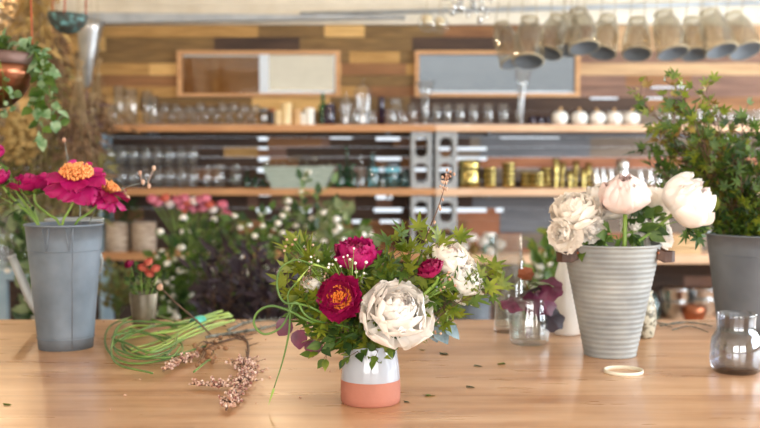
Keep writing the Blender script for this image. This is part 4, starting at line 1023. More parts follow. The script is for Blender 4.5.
peony('peony', 'magenta peony bud at the left edge of the photo, upper one', LB(-4, 158, .02), (-.2, -.2, .9), 15 * pl, 'cup', [M['magenta'], M['crimson']], cb + V((-.03, .01, .05)), None, ruf=.06, via=[cb + V((-.055, 0, .27))])
spray('peony_leaves', 'few green peony leaves at the left of the left bucket', 'foliage', cb + V((-.03, 0, .05)), [LB(12, 178, -.01), LB(2, 198, -.03)], 'lance', .045, 3, [M['leaf_mid'], M['leaf_dark']], wood_=M['stem'], r0=.0022, twigl=.015, via=[cb + V((-.05, -.01, .27))], t0=.6)
def knobtwig(label, base, pix, d, buds, m='lichen', r=.0016, base_in=None):
    t = thing('bare_twig', label, 'twig', base); ps = [V((0, 0, 0))] + [P(a, q, d) - t.location for a, q in pix]; n = len(ps) * 5; ps = bez(ps, n)
    MB().tube(ps, [r * (1 - .6 * i / (n - 1)) for i in range(n)], 6).build('stem', M[m], t)
    for a, q in buds:
        e = P(a, q, d) - t.location; near = min(ps, key=lambda v: (v - e).length)
        MB().tube([near, e], .0009, 5).ball(e, .0042, 8, 0, 1.4, .1).build('bud', M['bud'], t)
knobtwig('grey twig leaning right out of the left bucket with four brown buds', cb + V((.01, .01, .05)), [(90, 222), (110, 196), (130, 186), (148, 182)], 2.2, [(140, 173), (143, 182), (149, 186), (128, 198), (154, 168)])
knobtwig('thin twig rising behind the largest magenta peony', cb + V((0, .03, .05)), [(80, 220), (76, 180), (68, 160), (65, 142)], 2.24, [(64, 140)])
# ---------------------------------------------------------------- watering can behind the bucket
c = T(76, 327.5); pw = c.y / FPX
t = thing('watering_can', 'tall pale metal watering can standing behind the left bucket', 'watering can', c)
rt, rb, h = 28 * pw, 18 * pw, 108 * pw
MB().lathe([(0, .003), (rb, 0), (rb + .001, .003), (rt, h), (rt + .003, h + .002), (rt, h + .005), (rt - .002, h), (rb - .002, .01), (0, .01)], 48, cap=False).build('body', M['zinc'], t)
b = MB(); q = [V((-rb * .9, -.01, .02)), P(36, 308, c.y - .01) - c, P(12, 257, c.y - .01) - c]
q = bez(q, 10); b.tube(q, [.016 - .0007 * i for i in range(10)], 12); b.tube([q[-1] - (q[-1] - q[-2]).normalized() * .002, q[-1] + (q[-1] - q[-2]).normalized() * .004], .0115, 12)
b.build('spout', M['zinc'], t)
hc = P(95.5, 262, c.y) - c
MB().tube([hc + V((.0155 * math.cos(a) , 0, .031 * math.sin(a))) for a in [2 * PI * i / 24 for i in range(24)]], .0035, 8, closed=True).build('ring_handle', M['zinc'], t)
# small frosted tumbler with flowers
c = T(144, 326); pc = c.y / FPX
MBc = MB().lathe([(0, 0), (10.5 * pc, 0), (11 * pc, .004), (14.3 * pc, 33 * pc), (14 * pc, 33.6 * pc), (13.6 * pc, 33 * pc), (10.2 * pc, .008), (0, .008)], 28, cap=False)
tag(MBc.build('posy_cup', mat('frosted grey stoneware', srgb(84, 76, 62), srgb(140, 128, 106), 14, .4, .4), None, c), 'small tapered frosted cup with a posy near the back edge of the table', 'cup')
spray('green_posy', 'little leaves of the posy in the small tapered cup', 'foliage', c + V((0, 0, .012)), [P(132, 280, c.y), P(146, 272, c.y), P(158, 276, c.y), P(138, 268, c.y)], 'ovate', .02, 8, GD, wood_=M['stem'], r0=.0014, twigl=.012, t0=.5, bend=.05)
for i, (a, q) in enumerate([(150, 264), (142, 270), (156, 271), (130, 266), (149, 276)]):
    peony('posy_flower', 'tiny coral bloom in the small tapered cup, ' + ['topmost', 'left of the topmost', 'rightmost', 'leftmost', 'lowest'][i], P(a, q, c.y - .01), (R.uniform(-.4, .4), -.5, .8), 7 * pc, 'cup', [M['coral'] if i != 3 else M['crimson']], c + V((0, 0, .012)), group='coral blooms of the posy', hero=False, sr=.001, sepal=False)
# ---------------------------------------------------------------- cut stems and scraps on the table
def TP(px, py, z=.004): return T(px, py, TZ + z)
def table_tube(name, label, cat, pix, r, m, group=None, z=0, n=None, zs=None):
    r_ = r; p0 = TP(*pix[0], r_); o = V(p0)
    J = 7 if zs else 0; jx, jy = R.uniform(-1, 1) * J * 1.3, R.uniform(-1, 1) * J * .5
    pts = [TP(a + jx + R.uniform(-J, J), q + jy + R.uniform(-J, J) * .6, r_ + z + (zs[i] if zs else 0)) - o for i, (a, q) in enumerate(pix)]; n = n or len(pts) * 6
    q = bez(pts, n); rr = [r_ * (1 - .35 * (i / (n - 1))) for i in range(n)]
    return tag(MB().tube(q, rr, 7).build(name, m, None, o), label, cat, group)
ST = [((232, 316), (200, 323), (172, 336), (150, 344), (126, 350)), ((228, 313), (196, 322), (168, 330), (140, 336), (118, 340)), ((222, 311), (190, 320), (160, 326), (134, 326), (116, 334)),
      ((234, 320), (206, 330), (180, 340), (150, 350)), ((218, 318), (186, 330), (160, 345), (132, 352)), ((230, 314), (205, 318), (178, 330), (152, 334)), ((224, 322), (196, 330), (168, 344), (146, 354))]
for i, p_ in enumerate(ST):
    table_tube('cut_stem', 'pale green cut stem in the bundle on the table, ' + ['longest at the top', 'just below the longest', 'reaching the back left', 'at the lower right', 'crossing the middle', 'short one on top', 'lowest at the right'][i], 'stem', p_, .0034, M['scape_pale'], 'bundle of pale green cut stems', z=.003 * i)
loops = [((190, 332), (150, 318), (118, 330), (112, 348), (140, 364), (176, 358), (188, 344), (160, 336)),
         ((180, 330), (140, 322), (116, 340), (130, 358), (165, 362), (170, 345), (140, 334), (120, 350)),
         ((196, 328), (160, 330), (130, 340), (122, 352), (146, 360), (182, 350), (178, 336)),
         ((170, 322), (130, 322), (110, 342), (122, 362), (150, 368)),
         ((160, 340), (128, 330), (116, 345), (135, 356), (168, 350), (200, 342), (212, 352), (200, 364), (188, 366)),
         ((150, 328), (122, 336), (128, 352), (158, 356), (176, 344)), ((186, 338), (158, 348), (128, 346), (118, 336), (138, 328), (170, 334))]
for i, p_ in enumerate(loops):
    table_tube('curled_scape', 'dark green curled scape heaped on the table, ' + ['widest loop', 'double coil', 'flat inner loop', 'hook at the front left', 'loop reaching right to the twigs', 'small inner curl', 'curl lying on top'][i], 'stem', p_, .0028, M['scape'], 'heap of curled green scapes', z=.006 * (i % 4) + .002, zs=[0] + [R.uniform(0, .014) for _ in p_[1:]])
t = thing('teal_tie', 'bright teal rubber tie around the pale stem bundle', 'tie', TP(198, 322, .012)); b = MB()
ax = (TP(190, 324, 0) - TP(206, 318, 0)).normalized(); Mx = frame_to(ax)
b.lathe([(.013, -.022), (.0145, -.02), (.0145, .02), (.013, .022)], 18, Mx, cap=False); b.build('band', M['teal'], t)
# lichen branch and bare twigs lying on the table
def branch(label, pix, r, m, sides, z=.0, name='lichen_branch', group=None):
    o = TP(*pix[0], r); t = thing(name, label, 'twig', o, group); pts = bez([TP(a, q, r + z) - o for a, q in pix], len(pix) * 5); b = MB(); n = len(pts)
    b.tube(pts, [r * (1 - .5 * i / (n - 1)) * R.uniform(.85, 1.15) for i in range(n)], 7)
    for k in range(sides):
        i = R.randrange(3, n - 1); s_ = side_dir(pts[i] - pts[i - 1]); s_.z = abs(s_.z) * .3; e = pts[i] + s_ * R.uniform(.01, .035)
        b.tube([pts[i], pts[i].lerp(e, .5) + rv(.002), e], [r * .4, r * .3, r * .2], 5)
    b.build('stem', m, t); return t
branch('long grey lichen covered branch lying toward the bouquet', [(206, 337), (232, 333), (258, 329), (284, 324), (292, 330)], .0042, M['lichen'], 22)
branch('second grey branch lying behind the lichen covered one', [(228, 330), (248, 322), (270, 320), (286, 322)], .0036, M['lichen'], 16)
branch('dark branch tips lying behind the pale stem bundle', [(170, 330), (188, 318), (204, 322), (226, 326)], .003, M['twig'], 12)
branch('brown forked branch crossing in front of the scapes', [(196, 352), (214, 344), (236, 338), (252, 334)], .003, M['twig'], 14)
branch('brown twig curving down to the pink seed heads', [(232, 334), (246, 340), (248, 356), (242, 366)], .0034, M['twig'], 10)
b0 = TP(212, 336, .004)
t = thing('raised_twig', 'thin brown twig rising to the upper left with one round bud', 'twig', b0)
ps = bez([V((0, 0, 0)), P(196, 320, b0.y) - b0, P(176, 303, b0.y - .02) - b0, P(160, 287, b0.y - .04) - b0], 16)
MB().tube(ps, [.0026 - .0012 * i / 15 for i in range(16)], 6).build('stem', M['twig'], t); MB().ball(ps[-1], .0075, 9, 0, 1.1, .1).build('bud', M['bud'], t)
b = thing('dried_berry_sprig', 'brown dried berry cluster lying among the twigs', 'seed heads', TP(212, 344, .003)); st = MB(); bl = MB()
for k in range(26):
    q = TP(R.gauss(206, 7), R.gauss(351, 5), .006 + R.random() * .012) - b.location; st.tube([(0, 0, 0), q * .5 + V((0, 0, .008)), q], .0008, 4); MB().ball(q, R.uniform(.004, .0062), 8, 0, 1, .15).build('berry', M['berry'], b)
st.build('stem', M['twig'], b)
def astilbe(label, pix, wid, n):
    o = TP(*pix[0], .005); t = thing('astilbe_plume', label, 'seed heads', o, 'dried pink plumes on the table'); pts = bez([TP(a, q, .007) - o for a, q in pix], 20)
    st = MB(); st.tube(pts, .0014, 5); bl = MB(); bl2 = MB()
    for k in range(n):
        u = R.uniform(.12, 1) ** .8; i = min(int(u * 19), 18); p = pts[i]; w_ = wid * math.sin(PI * min(1, u * .85 + .1)) + .003
        q = p + V((R.gauss(0, w_), R.gauss(0, w_), abs(R.gauss(.002, w_ * .6)))); st.tube([p, q], .0005, 3); (bl if R.random() < .6 else bl2).ball(q, R.uniform(.0018, .0034), 6)
    st.build('stem', M['twig'], t); bl.build('seed_head', M['astilbe'], t)['kind'] = 'stuff'; bl2.build('seed_head', M['bud'], t)['kind'] = 'stuff'
astilbe('largest dusty pink plume, running down toward the front of the table', [(246, 350), (248, 372), (238, 388), (226, 410)], .011, 300)
astilbe('dusty pink plume pointing left from the largest one', [(232, 386), (216, 386), (192, 384)], .005, 70)
astilbe('dusty pink plume lying at the front of the scapes', [(200, 354), (184, 360), (163, 371)], .005, 110)
astilbe('upper dusty pink plume beside the twigs', [(232, 362), (246, 366), (250, 378)], .009, 120)
# scraps
def scrap(label, px, py, ang, s, m='leaf_mid', name='leaf_scrap', kind='ovate', group='leaf scraps on the table top'):
    s *= 1.35; o = TP(px, py, .0012); b = MB(); leaf(b, V((0, 0, 0)), V((math.cos(ang), math.sin(ang), .08)), V((0, 0, 1)), s, kind, fold=.2, droop=.3)
    leaf(b, V((0, 0, .001)), V((math.cos(ang + .8), math.sin(ang + .8), .12)), V((.1, 0, 1)), s * .6, kind, fold=.2, droop=.3)
    tag(b.build(name, M[m], None, o), label, 'leaf', group)
scrap('bright green leaf scrap in front of the purple leaf jar', 505, 364, 2.4, .018, 'leaf')
scrap('dark curled leaf scrap left of the jar', 440, 354, .1, .022, 'leaf_dark')
scrap('long dark leaf sliver on the table', 474, 366, .0, .022, 'leaf_dark', kind='lance')
scrap('bright leaf scrap right of the terracotta base', 427, 396, .8, .018, 'leaf')
scrap('tiny brown scrap touching the terracotta base', 404, 402, .3, .010, 'leaf_dark')
scrap('leaf scrap behind the jar', 452, 325, .3, .016, 'leaf')
scrap('small leaf scrap at the front left corner', 3, 405, .3, .014, 'leaf')
scrap('green scrap on the near right of the bouquet', 421, 350, 1, .012, 'leaf')
scrap('brown scrap in front of the scapes', 240, 381, .2, .010, 'leaf_dark')
scrap('thin dark sliver near the front centre', 466, 387, .1, .020, 'leaf_dark', kind='lance')
for i, (a, q) in enumerate([(125, 396), (140, 380), (247, 394), (262, 372), (270, 378), (256, 404), (104, 322), (128, 330), (266, 340), (330, 372), (322, 368), (110, 410), (258, 362), (300, 398)]):
    b = MB(); b.ball((0, 0, .0016), R.uniform(.0018, .003), 7, 0, .7, .25)
    tag(b.build('dropped_bud', M['bud'], None, T(a, q, TZ + .0004)), 'tiny dropped bud, %s from the left, among the crumbs near the pink plumes' % '', 'bud', 'crumbs and dropped buds')['label'] = 'tiny pale crumb dropped on the table among the cut stems'
# ---------------------------------------------------------------- tall cylinder and purple leaf jar
c = T(508, 331.5); pc = c.y / FPX
t = thing('cylinder_vase', 'tall clear straight glass cylinder vase half filled with water', 'vase', c)
rr = 14.3 * pc; h = 98 * pc
MB().lathe([(0, 0), (rr * .97, 0), (rr, .003), (rr, h), (rr - .0025, h), (rr - .0025, .014), (0, .014)], 40, cap=False).build('glass_wall', M['glass'], t)
MB().lathe([(rr - .003, .0145), (rr - .003, h * .62), (0, h * .62)], 40, cap=False).build('water', M['water'], t)
c = T(529, 343.5); pc = c.y / FPX; cj = c
t = thing('ribbed_jar', 'small ribbed clear glass jar holding the purple leaves', 'jar', c); b = MB(); n = 48; vs = []; fs = []
prof = [(0, .001), (17, .0), (19.4, 4), (19.8, 12), (19, 26), (17, 36), (15.4, 43), (16.2, 47), (15.2, 47), (14.6, 43), (16.2, 36), (18.2, 26), (18.8, 12), (18, 6), (0, 5)]
for r_, z_ in prof:
    for i in range(n):
        a = 2 * PI * i / n; q = r_ * pc * (1 + (.025 * math.cos(a * 16) if 3 < z_ < 40 else 0)); vs.append(V((q * math.cos(a), q * math.sin(a), z_ * pc)))
for k in range(len(prof) - 1):
    for i in range(n): j = (i + 1) % n; fs.append((k * n + i, k * n + j, (k + 1) * n + j, (k + 1) * n + i))
b.add(vs, fs); b.build('glass_wall', M['glass'], t)
MB().lathe([(17.6 * pc, 6 * pc), (18 * pc, 26 * pc), (0, 26 * pc)], 24, cap=False).build('water', M['water'], t)
hl = [(514, 302, 22, (-.5, -.5, -.25), 'purple heuchera leaf hanging at the left of the ribbed jar', 'leaf_purple'), (541, 300, 28, (.25, -.7, -.7), 'largest purple heuchera leaf hanging over the front of the jar', 'leaf_purple'), (549, 288, 22, (.7, -.2, .1), 'purple leaf pointing right above the jar', 'leaf_purple'),
      (552, 318, 22, (.45, -.5, -.8), 'dark olive leaf hanging lowest at the right of the jar', 'leaf_smoke'), (528, 290, 22, (-.1, -.7, .1), 'dark brown purple leaf standing in the middle of the jar', 'leaf_smoke'), (541, 282, 20, (.1, -.6, .1), 'green and plum leaf above the middle of the jar', 'leaf_olive'), (526, 275, 13, (.2, -.3, .7), 'small rust coloured leaf standing highest over the jar', 'rust'), (533, 306, 20, (-.1, -.8, -.4), 'purple leaf lying over the jar rim', 'leaf_purple')]
for a, q, s_, dr, lab, m in hl:
    p = P(a, q, c.y - .01); b0 = cj + V((R.uniform(-.012, .012), R.uniform(-.01, .01), .014)); t = thing('heuchera_leaf', lab, 'leaf', b0)
    dv = V(dr).normalized(); st = MB(); base = p - dv * s_ * pc * .5
    st.tube(bez([(0, 0, 0), cj + V((R.uniform(-.015, .015), R.uniform(-.012, .012), 48 * pc)) - b0, base - b0], 10), .0012, 6); st.build('stem', M[m], t)
    b = MB(); s = dv.cross(FACE + rv(.25)).normalized(); nn = s.cross(dv); k = 27; L_ = s_ * pc * .62; cc = base + dv * L_ * .8 - b0
    vs = [base - b0 + dv * L_ * .15]; R2 = 3
    for ring in range(1, R2 + 1):
        for i in range(k):
            an = 2 * PI * i / k; lobe = 1 + .10 * math.cos(7 * an) + .03 * math.cos(21 * an); rr = L_ * ring / R2 * (lobe if ring == R2 else 1 + .04 * math.cos(7 * an))
            x, y = rr * math.sin(an), -rr * math.cos(an)
            if ring == R2 and abs(an) < .2 or abs(an - 2 * PI) < .2: y *= .4
            vs.append(cc + s * x + dv * y + nn * (-.25 * rr * rr / L_ + .08 * L_ * math.cos(an * 5 + s_) * ring / R2))
    fs = [(0, 1 + i, 1 + (i + 1) % k) for i in range(k)] + [(1 + (g - 1) * k + i, 1 + g * k + i, 1 + g * k + (i + 1) % k, 1 + (g - 1) * k + (i + 1) % k) for g in (1, 2) for i in range(k)]
    vs[0] = cc; b.add(vs, fs); b.build('leaf_blade', M[m], t)
# white bottle vase
c = T(567, 334); pc = c.y / FPX
pr = [(0, 0), (13, 0), (14.6, 3), (15.2, 15), (14.6, 40), (12, 62), (8.5, 74), (6.2, 82), (5.8, 90), (6.8, 94), (5, 94), (4.6, 88), (6, 78), (0, 70)]
tag(MB().lathe([(r * pc, z_ * pc) for r, z_ in pr], 36, cap=False).build('bottle_vase', M['whitecer'], None, c), 'tall white ceramic bottle vase behind the corrugated bucket, at its left', 'vase')
# speckled vase
c = T(643, 337); pc = c.y / FPX
tag(MB().lathe([(r * pc, z_ * pc) for r, z_ in [(0, 0), (9.5, 0), (10.8, 2), (13, 14), (13, 26), (10.5, 38), (8.5, 43), (9.3, 47), (7.8, 47), (7, 43), (0, 30)]], 32, cap=False).build('stoneware_vase', M['speck'], None, c), 'small speckled stoneware vase behind the corrugated bucket, at its right', 'vase')
# ---------------------------------------------------------------- corrugated bucket
c = T(610, 354.5); pb = c.y / FPX; cb2 = c; hB = 111 * pb; rT = 48 * pb; rB = 25.5 * pb
CB = bucket('corrugated_bucket', 'ribbed grey metal bucket with leather handles holding white peonies', c, rT, rB, hB, M['zinc'], seam=False, ribs=22)
for s in (-1, 1):
    b = MB(); r_ = rT - .002; zc = hB - .012
    a0 = -PI / 2 + s * 1.22; vs = []
    st = [(a0 - .28, 0), (a0 - .2, .012), (a0 - .1, .024), (a0, .028), (a0 + .1, .024), (a0 + .2, .012), (a0 + .28, 0)]
    P_ = [V(((r_ + o) * math.cos(a), (r_ + o) * math.sin(a), zc - (.007 if o > .01 else 0))) for a, o in st]
    for p in P_: vs += [p + V((0, 0, .009)), p - V((0, 0, .013))]
    vs2 = [v + V((v.x, v.y, 0)).normalized() * .0025 for v in vs]; k = len(vs); fs = []
    for i in range(len(P_) - 1):
        o = i * 2; fs += [(o, o + 2, o + 3, o + 1), (k + o, k + o + 1, k + o + 3, k + o + 2), (o, k + o, k + o + 2, o + 2), (o + 1, o + 3, k + o + 3, k + o + 1)]
    fs += [(0, 1, k + 1, k), (k - 2, 2 * k - 2, 2 * k - 1, k - 1)]
    b.add(vs + vs2, fs, 0, False); hd = b.build('leather_handle', M['leather'], CB)
    for j in (0, -1):
        d_ = V((P_[j].x, P_[j].y, 0)).normalized(); MB().ball(P_[j] + d_ * .003, .0032, 8).build('rivet', M['copper'], hd)
def RB(px, py, dd=0): return P(px, py, cb2.y + dd)
def rst(x, y=0): return (cb2 + V((x * .6, y, .03)))
def rim(x, y=-.02): return cb2 + V((x, y, hB))
WB = [M['cream'], M['blush']]
peony('peony', 'round blush pink peony ball in the middle of the corrugated bucket', RB(625, 205, -.05), (-.12, -.42, .9), 27 * pb, 'ball', [M['blush'], M['blush'], M['blush']], rst(.02, -.02), ruf=.04, sr=.0048, via=[rim(.018, -.04)])
peony('peony', 'big blush white peony leaning right over the corrugated bucket', RB(678, 209, -.05), (.55, -.42, .62), 29 * pb, 'ball', [M['white'], M['blush'], M['white']], rst(.01, -.02), ruf=.07, sr=.0034, via=[rim(.04, -.04)], sepal=True)
peony('peony', 'peach white peony at the far left of the corrugated bucket', RB(576, 220, -.03), (-.2, -.45, .9), 27 * pb, 'bowl', [M['cream'], M['cream'], M['blush']], rst(-.03, 0), ruf=.04, via=[rim(-.04, -.03)])
peony('peony', 'cream ruffled peony behind the blush ball', RB(603, 212, .04), (-.15, -.3, .9), 29 * pb, 'bowl', [M['white'], M['cream'], M['cream']], rst(-.01, .02), ruf=.05, via=[rim(-.01, .02)])
peony('peony', 'drooping cream petalled peony at the left rim of the corrugated bucket', RB(566, 234, -.055), (-.5, -.8, .1), 18 * pb, 'loose', [M['cream'], M['cream']], rst(-.03, 0), ruf=.04, via=[rim(-.05, -.04)])
peony('peony', 'cream peony seen from behind with a dark green calyx', RB(652, 212, .03), (.15, .45, .75), 28 * pb, 'open', [M['cream'], M['white'], M['cream']], rst(.02, .02), ruf=.05, via=[rim(.03, .02)])
peony('peony', 'white peony hanging low between the calyx and the right rim', RB(654, 234, .04), (.4, -.5, .2), 20 * pb, 'loose', [M['white'], M['white']], rst(.03, .02), ruf=.05, via=[rim(.05, .02)])
peony('peony', 'small loose white bloom low between the left peonies', RB(590, 230, -.05), (.2, -.7, .3), 15 * pb, 'loose', [M['white'], M['white']], rst(0, -.01), ruf=.05, via=[rim(-.02, -.05)])
peony('peony', 'white ruffled bloom right behind the blush ball stem', RB(634, 228, .0), (.2, -.5, .5), 15 * pb, 'loose', [M['white'], M['white']], rst(.01, .01), ruf=.05, via=[rim(.01, .0)])
spray('peony_leaves', 'dark green peony leaves among the white peonies', 'foliage', rst(0, 0), [RB(608, 236, -.06), RB(640, 230, -.04), RB(630, 215, .0), RB(655, 222, -.03), RB(590, 240, -.05)], 'ovate', .045, 4, GD, wood_=M['stem'], r0=.0022, twigl=.018, t0=.75, via=[rim(.01, -.02)])
spray('peony_leaves', 'jagged green leaf hanging below the right peony', 'foliage', rst(.02, 0), [RB(696, 234, -.04)], 'maple', .034, 7, GD, wood_=M['stem'], r0=.0018, twigl=.015, t0=.8, via=[rim(.05, -.03), RB(676, 222, -.04)])
# rubber ring
c = T(623.5, 372.5); pr_ = c.y / FPX; rr = 19.6 * pr_
prof = [(rr * .93, .0), (rr, .0), (rr * 1.01, .003), (rr, .0065), (rr * .93, .0065), (rr * .92, .003), (rr * .93, 0)]
tag(MB().lathe(prof, 48, cap=False).build('tape_ring', M['rubber'], None, c), 'flat cream ring lying on the table in front of the corrugated bucket', 'ring')
# ---------------------------------------------------------------- smoky vase at the right
c = T(735.5, 371.5); pc = c.y / FPX
pr = [(0, 0), (20.5, 0), (23.6, 2.5), (25.2, 9), (25.4, 18), (25, 27), (23.6, 34), (20.6, 39.5), (18.6, 43), (18.4, 47), (19, 57), (19.4, 59.5), (18.4, 59.5), (17.4, 50), (17.6, 43), (20, 38), (22.8, 33), (24, 26), (24.3, 18), (24, 10), (22.6, 5), (0, 4)]
t = thing('smoked_vase', 'smoky grey glass vase with a narrow collar at the right edge of the table', 'vase', c)
MB().lathe([(r * pc, z_ * pc) for r, z_ in pr], 48, cap=False).build('glass_wall', M['glass_smoke'], t)
# ---------------------------------------------------------------- right bucket with maple
c = T(757, 330); pm = c.y / FPX; cm = c; hM = 96 * pm
bucket('flower_bucket', 'dark zinc bucket at the right edge holding the tall maple branches', c, 50 * pm, 38 * pm, hM, M['galv_dark'], rings=(.80,), seam=True)
def MB2(px, py, dd=0): return P(px, py, cm.y + dd)
GM = [M['leaf'], M['leaf_mid'], M['leaf_red'], M['leaf_mid'], M['leaf']]; GM2 = [M['leaf_mid'], M['leaf_dark'], M['leaf_mid']]
big = [('tall maple branch at the far left of the right bucket', [(640, 100), (634, 92), (652, 130)], GM), ('maple branch reaching highest with reddish shoots', [(676, 78), (668, 104), (684, 110)], GM),
       ('bright maple branch just right of the highest one', [(706, 86), (694, 120), (716, 112)], GM), ('maple branch leaning right at mid height', [(742, 118), (730, 140), (754, 128)], GM2),
       ('dark maple branch in the lower left of the big bunch', [(650, 165), (662, 190), (644, 148), (672, 172)], GM2), ('dense maple branch in the middle of the big bunch', [(700, 150), (690, 175), (712, 180), (680, 145)], GM2 + GM),
       ('maple branch at the lower right of the big bunch', [(740, 170), (752, 200), (730, 205), (760, 160)], GM2 + [M['leaf']]), ('maple branch low over the bucket rim', [(715, 215), (735, 224), (700, 205), (752, 222)], GM2 + [M['leaf']]),
       ('maple branch leaving the photo at the right', [(775, 150), (780, 190), (790, 120), (770, 215)], GM2), ('loose maple branch behind the big bunch', [(660, 130), (720, 140), (738, 150), (700, 130)], GM)]
for i, (lab, tips, ms) in enumerate(big):
    dd = R.uniform(-.06, .10); off = R.uniform(-.04, .03)
    spray('maple_branch', lab, 'foliage', cm + V((off, R.uniform(-.02, .03), .03)), [MB2(a, q, dd + R.uniform(-.04, .04)) for a, q in tips], 'maple', 12.5 * pm, 42, ms, 'tall maple branches in the right bucket', r0=.0026, twigl=.045, t0=.36, via=[cm + V((off - .03, R.uniform(-.03, .03), hM + .005))], n=14, face=.6)
# thin wire scraps behind
for i, pix in enumerate([((652, 321), (670, 324), (690, 322), (712, 326)), ((660, 326), (680, 322), (706, 324)), ((672, 330), (690, 326), (708, 332)), ((640, 328), (656, 324), (672, 327))]):
    table_tube('wire_scrap', 'thin dark twig scrap at the back right of the table, ' + ['longest', 'middle', 'nearest', 'leftmost'][i], 'twig', pix, .0014, M['lichen'], 'thin scraps behind the speckled vase')
# ================================================================ MIDDLE DISTANCE PLANTS
def floor_bucket(x, y, h, r, lab): return bucket('floor_bucket', lab, V((x, y, 0)), r, r * .75, h, M['galv_dark'], seam=False, group='buckets standing on the floor behind the table')
def bush(label, px, d, py_base, tips, kind, size, per, mats, bl=None, name='flowering_branch', group='leafy flower bunches behind the table', bk=True, hb=.42, r=.11, **k):
    x = XR(px, d); 
    if bk: floor_bucket(x, d, hb, r, 'grey floor bucket under the ' + label.split(',')[0][:60])
    base = V((x, d, .03 if bk else py_base))
    return spray(name, label, 'foliage', base, [P(a, q, d + R.uniform(-.12, .12)) for a, q in tips], kind, size, per, mats, group, wood_=k.pop('wood_', M['stem']), r0=.004, twigl=k.pop('twigl', .09), t0=k.pop('t0', .5), via=[base + V((0, 0, hb + .05))], blossoms=bl, n=10, **k)
GG = [M['leaf_dark'], M['leaf_mid'], M['leaf_mid']]
wb_ = (M['white'], .22, .026)
bush('green bunch with white blossoms, left of the others', 176, 4.9, 0, [(164, 268), (172, 246), (184, 250), (192, 234), (168, 284), (206, 250)], 'ovate', .07, 30, GG, (M['cream'], .3, .019))
bush('tall green bunch below the pink tulips', 205, 5.1, 0, [(190, 222), (205, 230), (222, 228), (232, 240), (215, 262), (195, 270)], 'ovate', .07, 34, GG, (M['white'], .2, .018))
bush('airy bunch with white blossoms in the middle', 262, 4.8, 0, [(244, 222), (262, 214), (280, 222), (256, 240), (285, 245), (240, 250)], 'ovate', .06, 30, GG, (M['cream'], .4, .017))
bush('tallest airy bunch rising in front of the trough', 312, 5.0, 0, [(300, 180), (318, 195), (334, 206), (296, 212), (345, 226), (318, 230)], 'ovate', .07, 26, [M['leaf_dark'], M['leaf_olive'], M['leaf_mid']], (M['cream'], .4, .016))
bush('pale green bunch just left of the centre bouquet', 340, 4.6, 0, [(330, 222), (350, 216), (360, 240), (322, 244), (340, 256), (372, 250)], 'ovate', .08, 22, [M['leaf_olive'], M['leaf_mid']], (M['white'], .3, .018))
bush('dark olive bunch lowest at the left', 116, 5.3, 0, [(107, 276), (118, 272), (128, 278), (112, 288), (124, 294)], 'ovate', .05, 20, [M['dry_olive'], M['leaf_olive']], None)
bush('green bunch with white blossoms behind the purple leaf jar', 545, 4.2, 0, [(532, 252), (545, 248), (556, 256), (535, 265), (560, 268), (548, 280)], 'ovate', .07, 20, [M['leaf_mid'], M['leaf_mid'], M['leaf']], (M['white'], .3, .018))
bush('dark green bunch behind the buckets at far left', 40, 4.4, 0, [(22, 215), (34, 222), (44, 232), (14, 232), (30, 250)], 'ovate', .08, 22, [M['leaf_olive'], M['leaf_dark']], (M['cream'], .1, .016))
bush('dark plum smoke bush, left part of the dark mass', 222, 3.9, 0, [(205, 272), (214, 262), (226, 256), (212, 290), (232, 275), (224, 300)], 'lance', .075, 46, [M['leaf_smoke']], None, 'smoke_bush', 'dark smoke bush bunches', twigl=.07, wood_=M['twig'])
bush('dark plum smoke bush, right part of the dark mass', 262, 3.9, 0, [(246, 258), (262, 262), (278, 268), (252, 285), (284, 290), (268, 300)], 'lance', .075, 46, [M['leaf_smoke']], None, 'smoke_bush', 'dark smoke bush bunches', twigl=.07, wood_=M['twig'])
# ferns in bark pot
spray('dark_fern', 'dark feathery fern growing in the left bark pot', 'plant', V((XR(116, 6.97), 6.97, Z_LOW + .16)), [P(a, q, 6.95) for a, q in ((106, 205), (115, 198), (126, 204), (134, 212), (100, 215))], 'lance', .07, 16, [M['leaf_dark']], r0=.003, twigl=.04, t0=.2)
# pink tulips
tb0 = V((XR(190, 5.3), 5.3, 0)); floor_bucket(tb0.x, tb0.y, .7, .1, 'tall grey floor bucket holding the pink tulips')
pk = [(153, 202), (160, 205), (166, 201), (171, 206), (177, 203), (184, 201), (181, 209), (188, 205), (194, 204), (192, 212), (200, 203), (206, 201), (209, 207), (214, 212), (203, 211), (222, 207), (225, 217), (186, 213)]
for i, (a, q) in enumerate(pk):
    peony('pink_tulip', 'pink tulip in the row of pinks below the middle shelf, %s counted from the left' % ORD[i], P(a, q, 5.3), (R.uniform(-.3, .3), -.5, .8), .042, 'cup', [[M['pink'], M['pink'], M['coral'], M['blush'], M['pink']][i % 5]], tb0 + V((0, 0, .04)), group='pink tulips behind the table', hero=False, sr=.003, sepal=False, via=[tb0 + V((R.uniform(-.05, .05), 0, .74))])
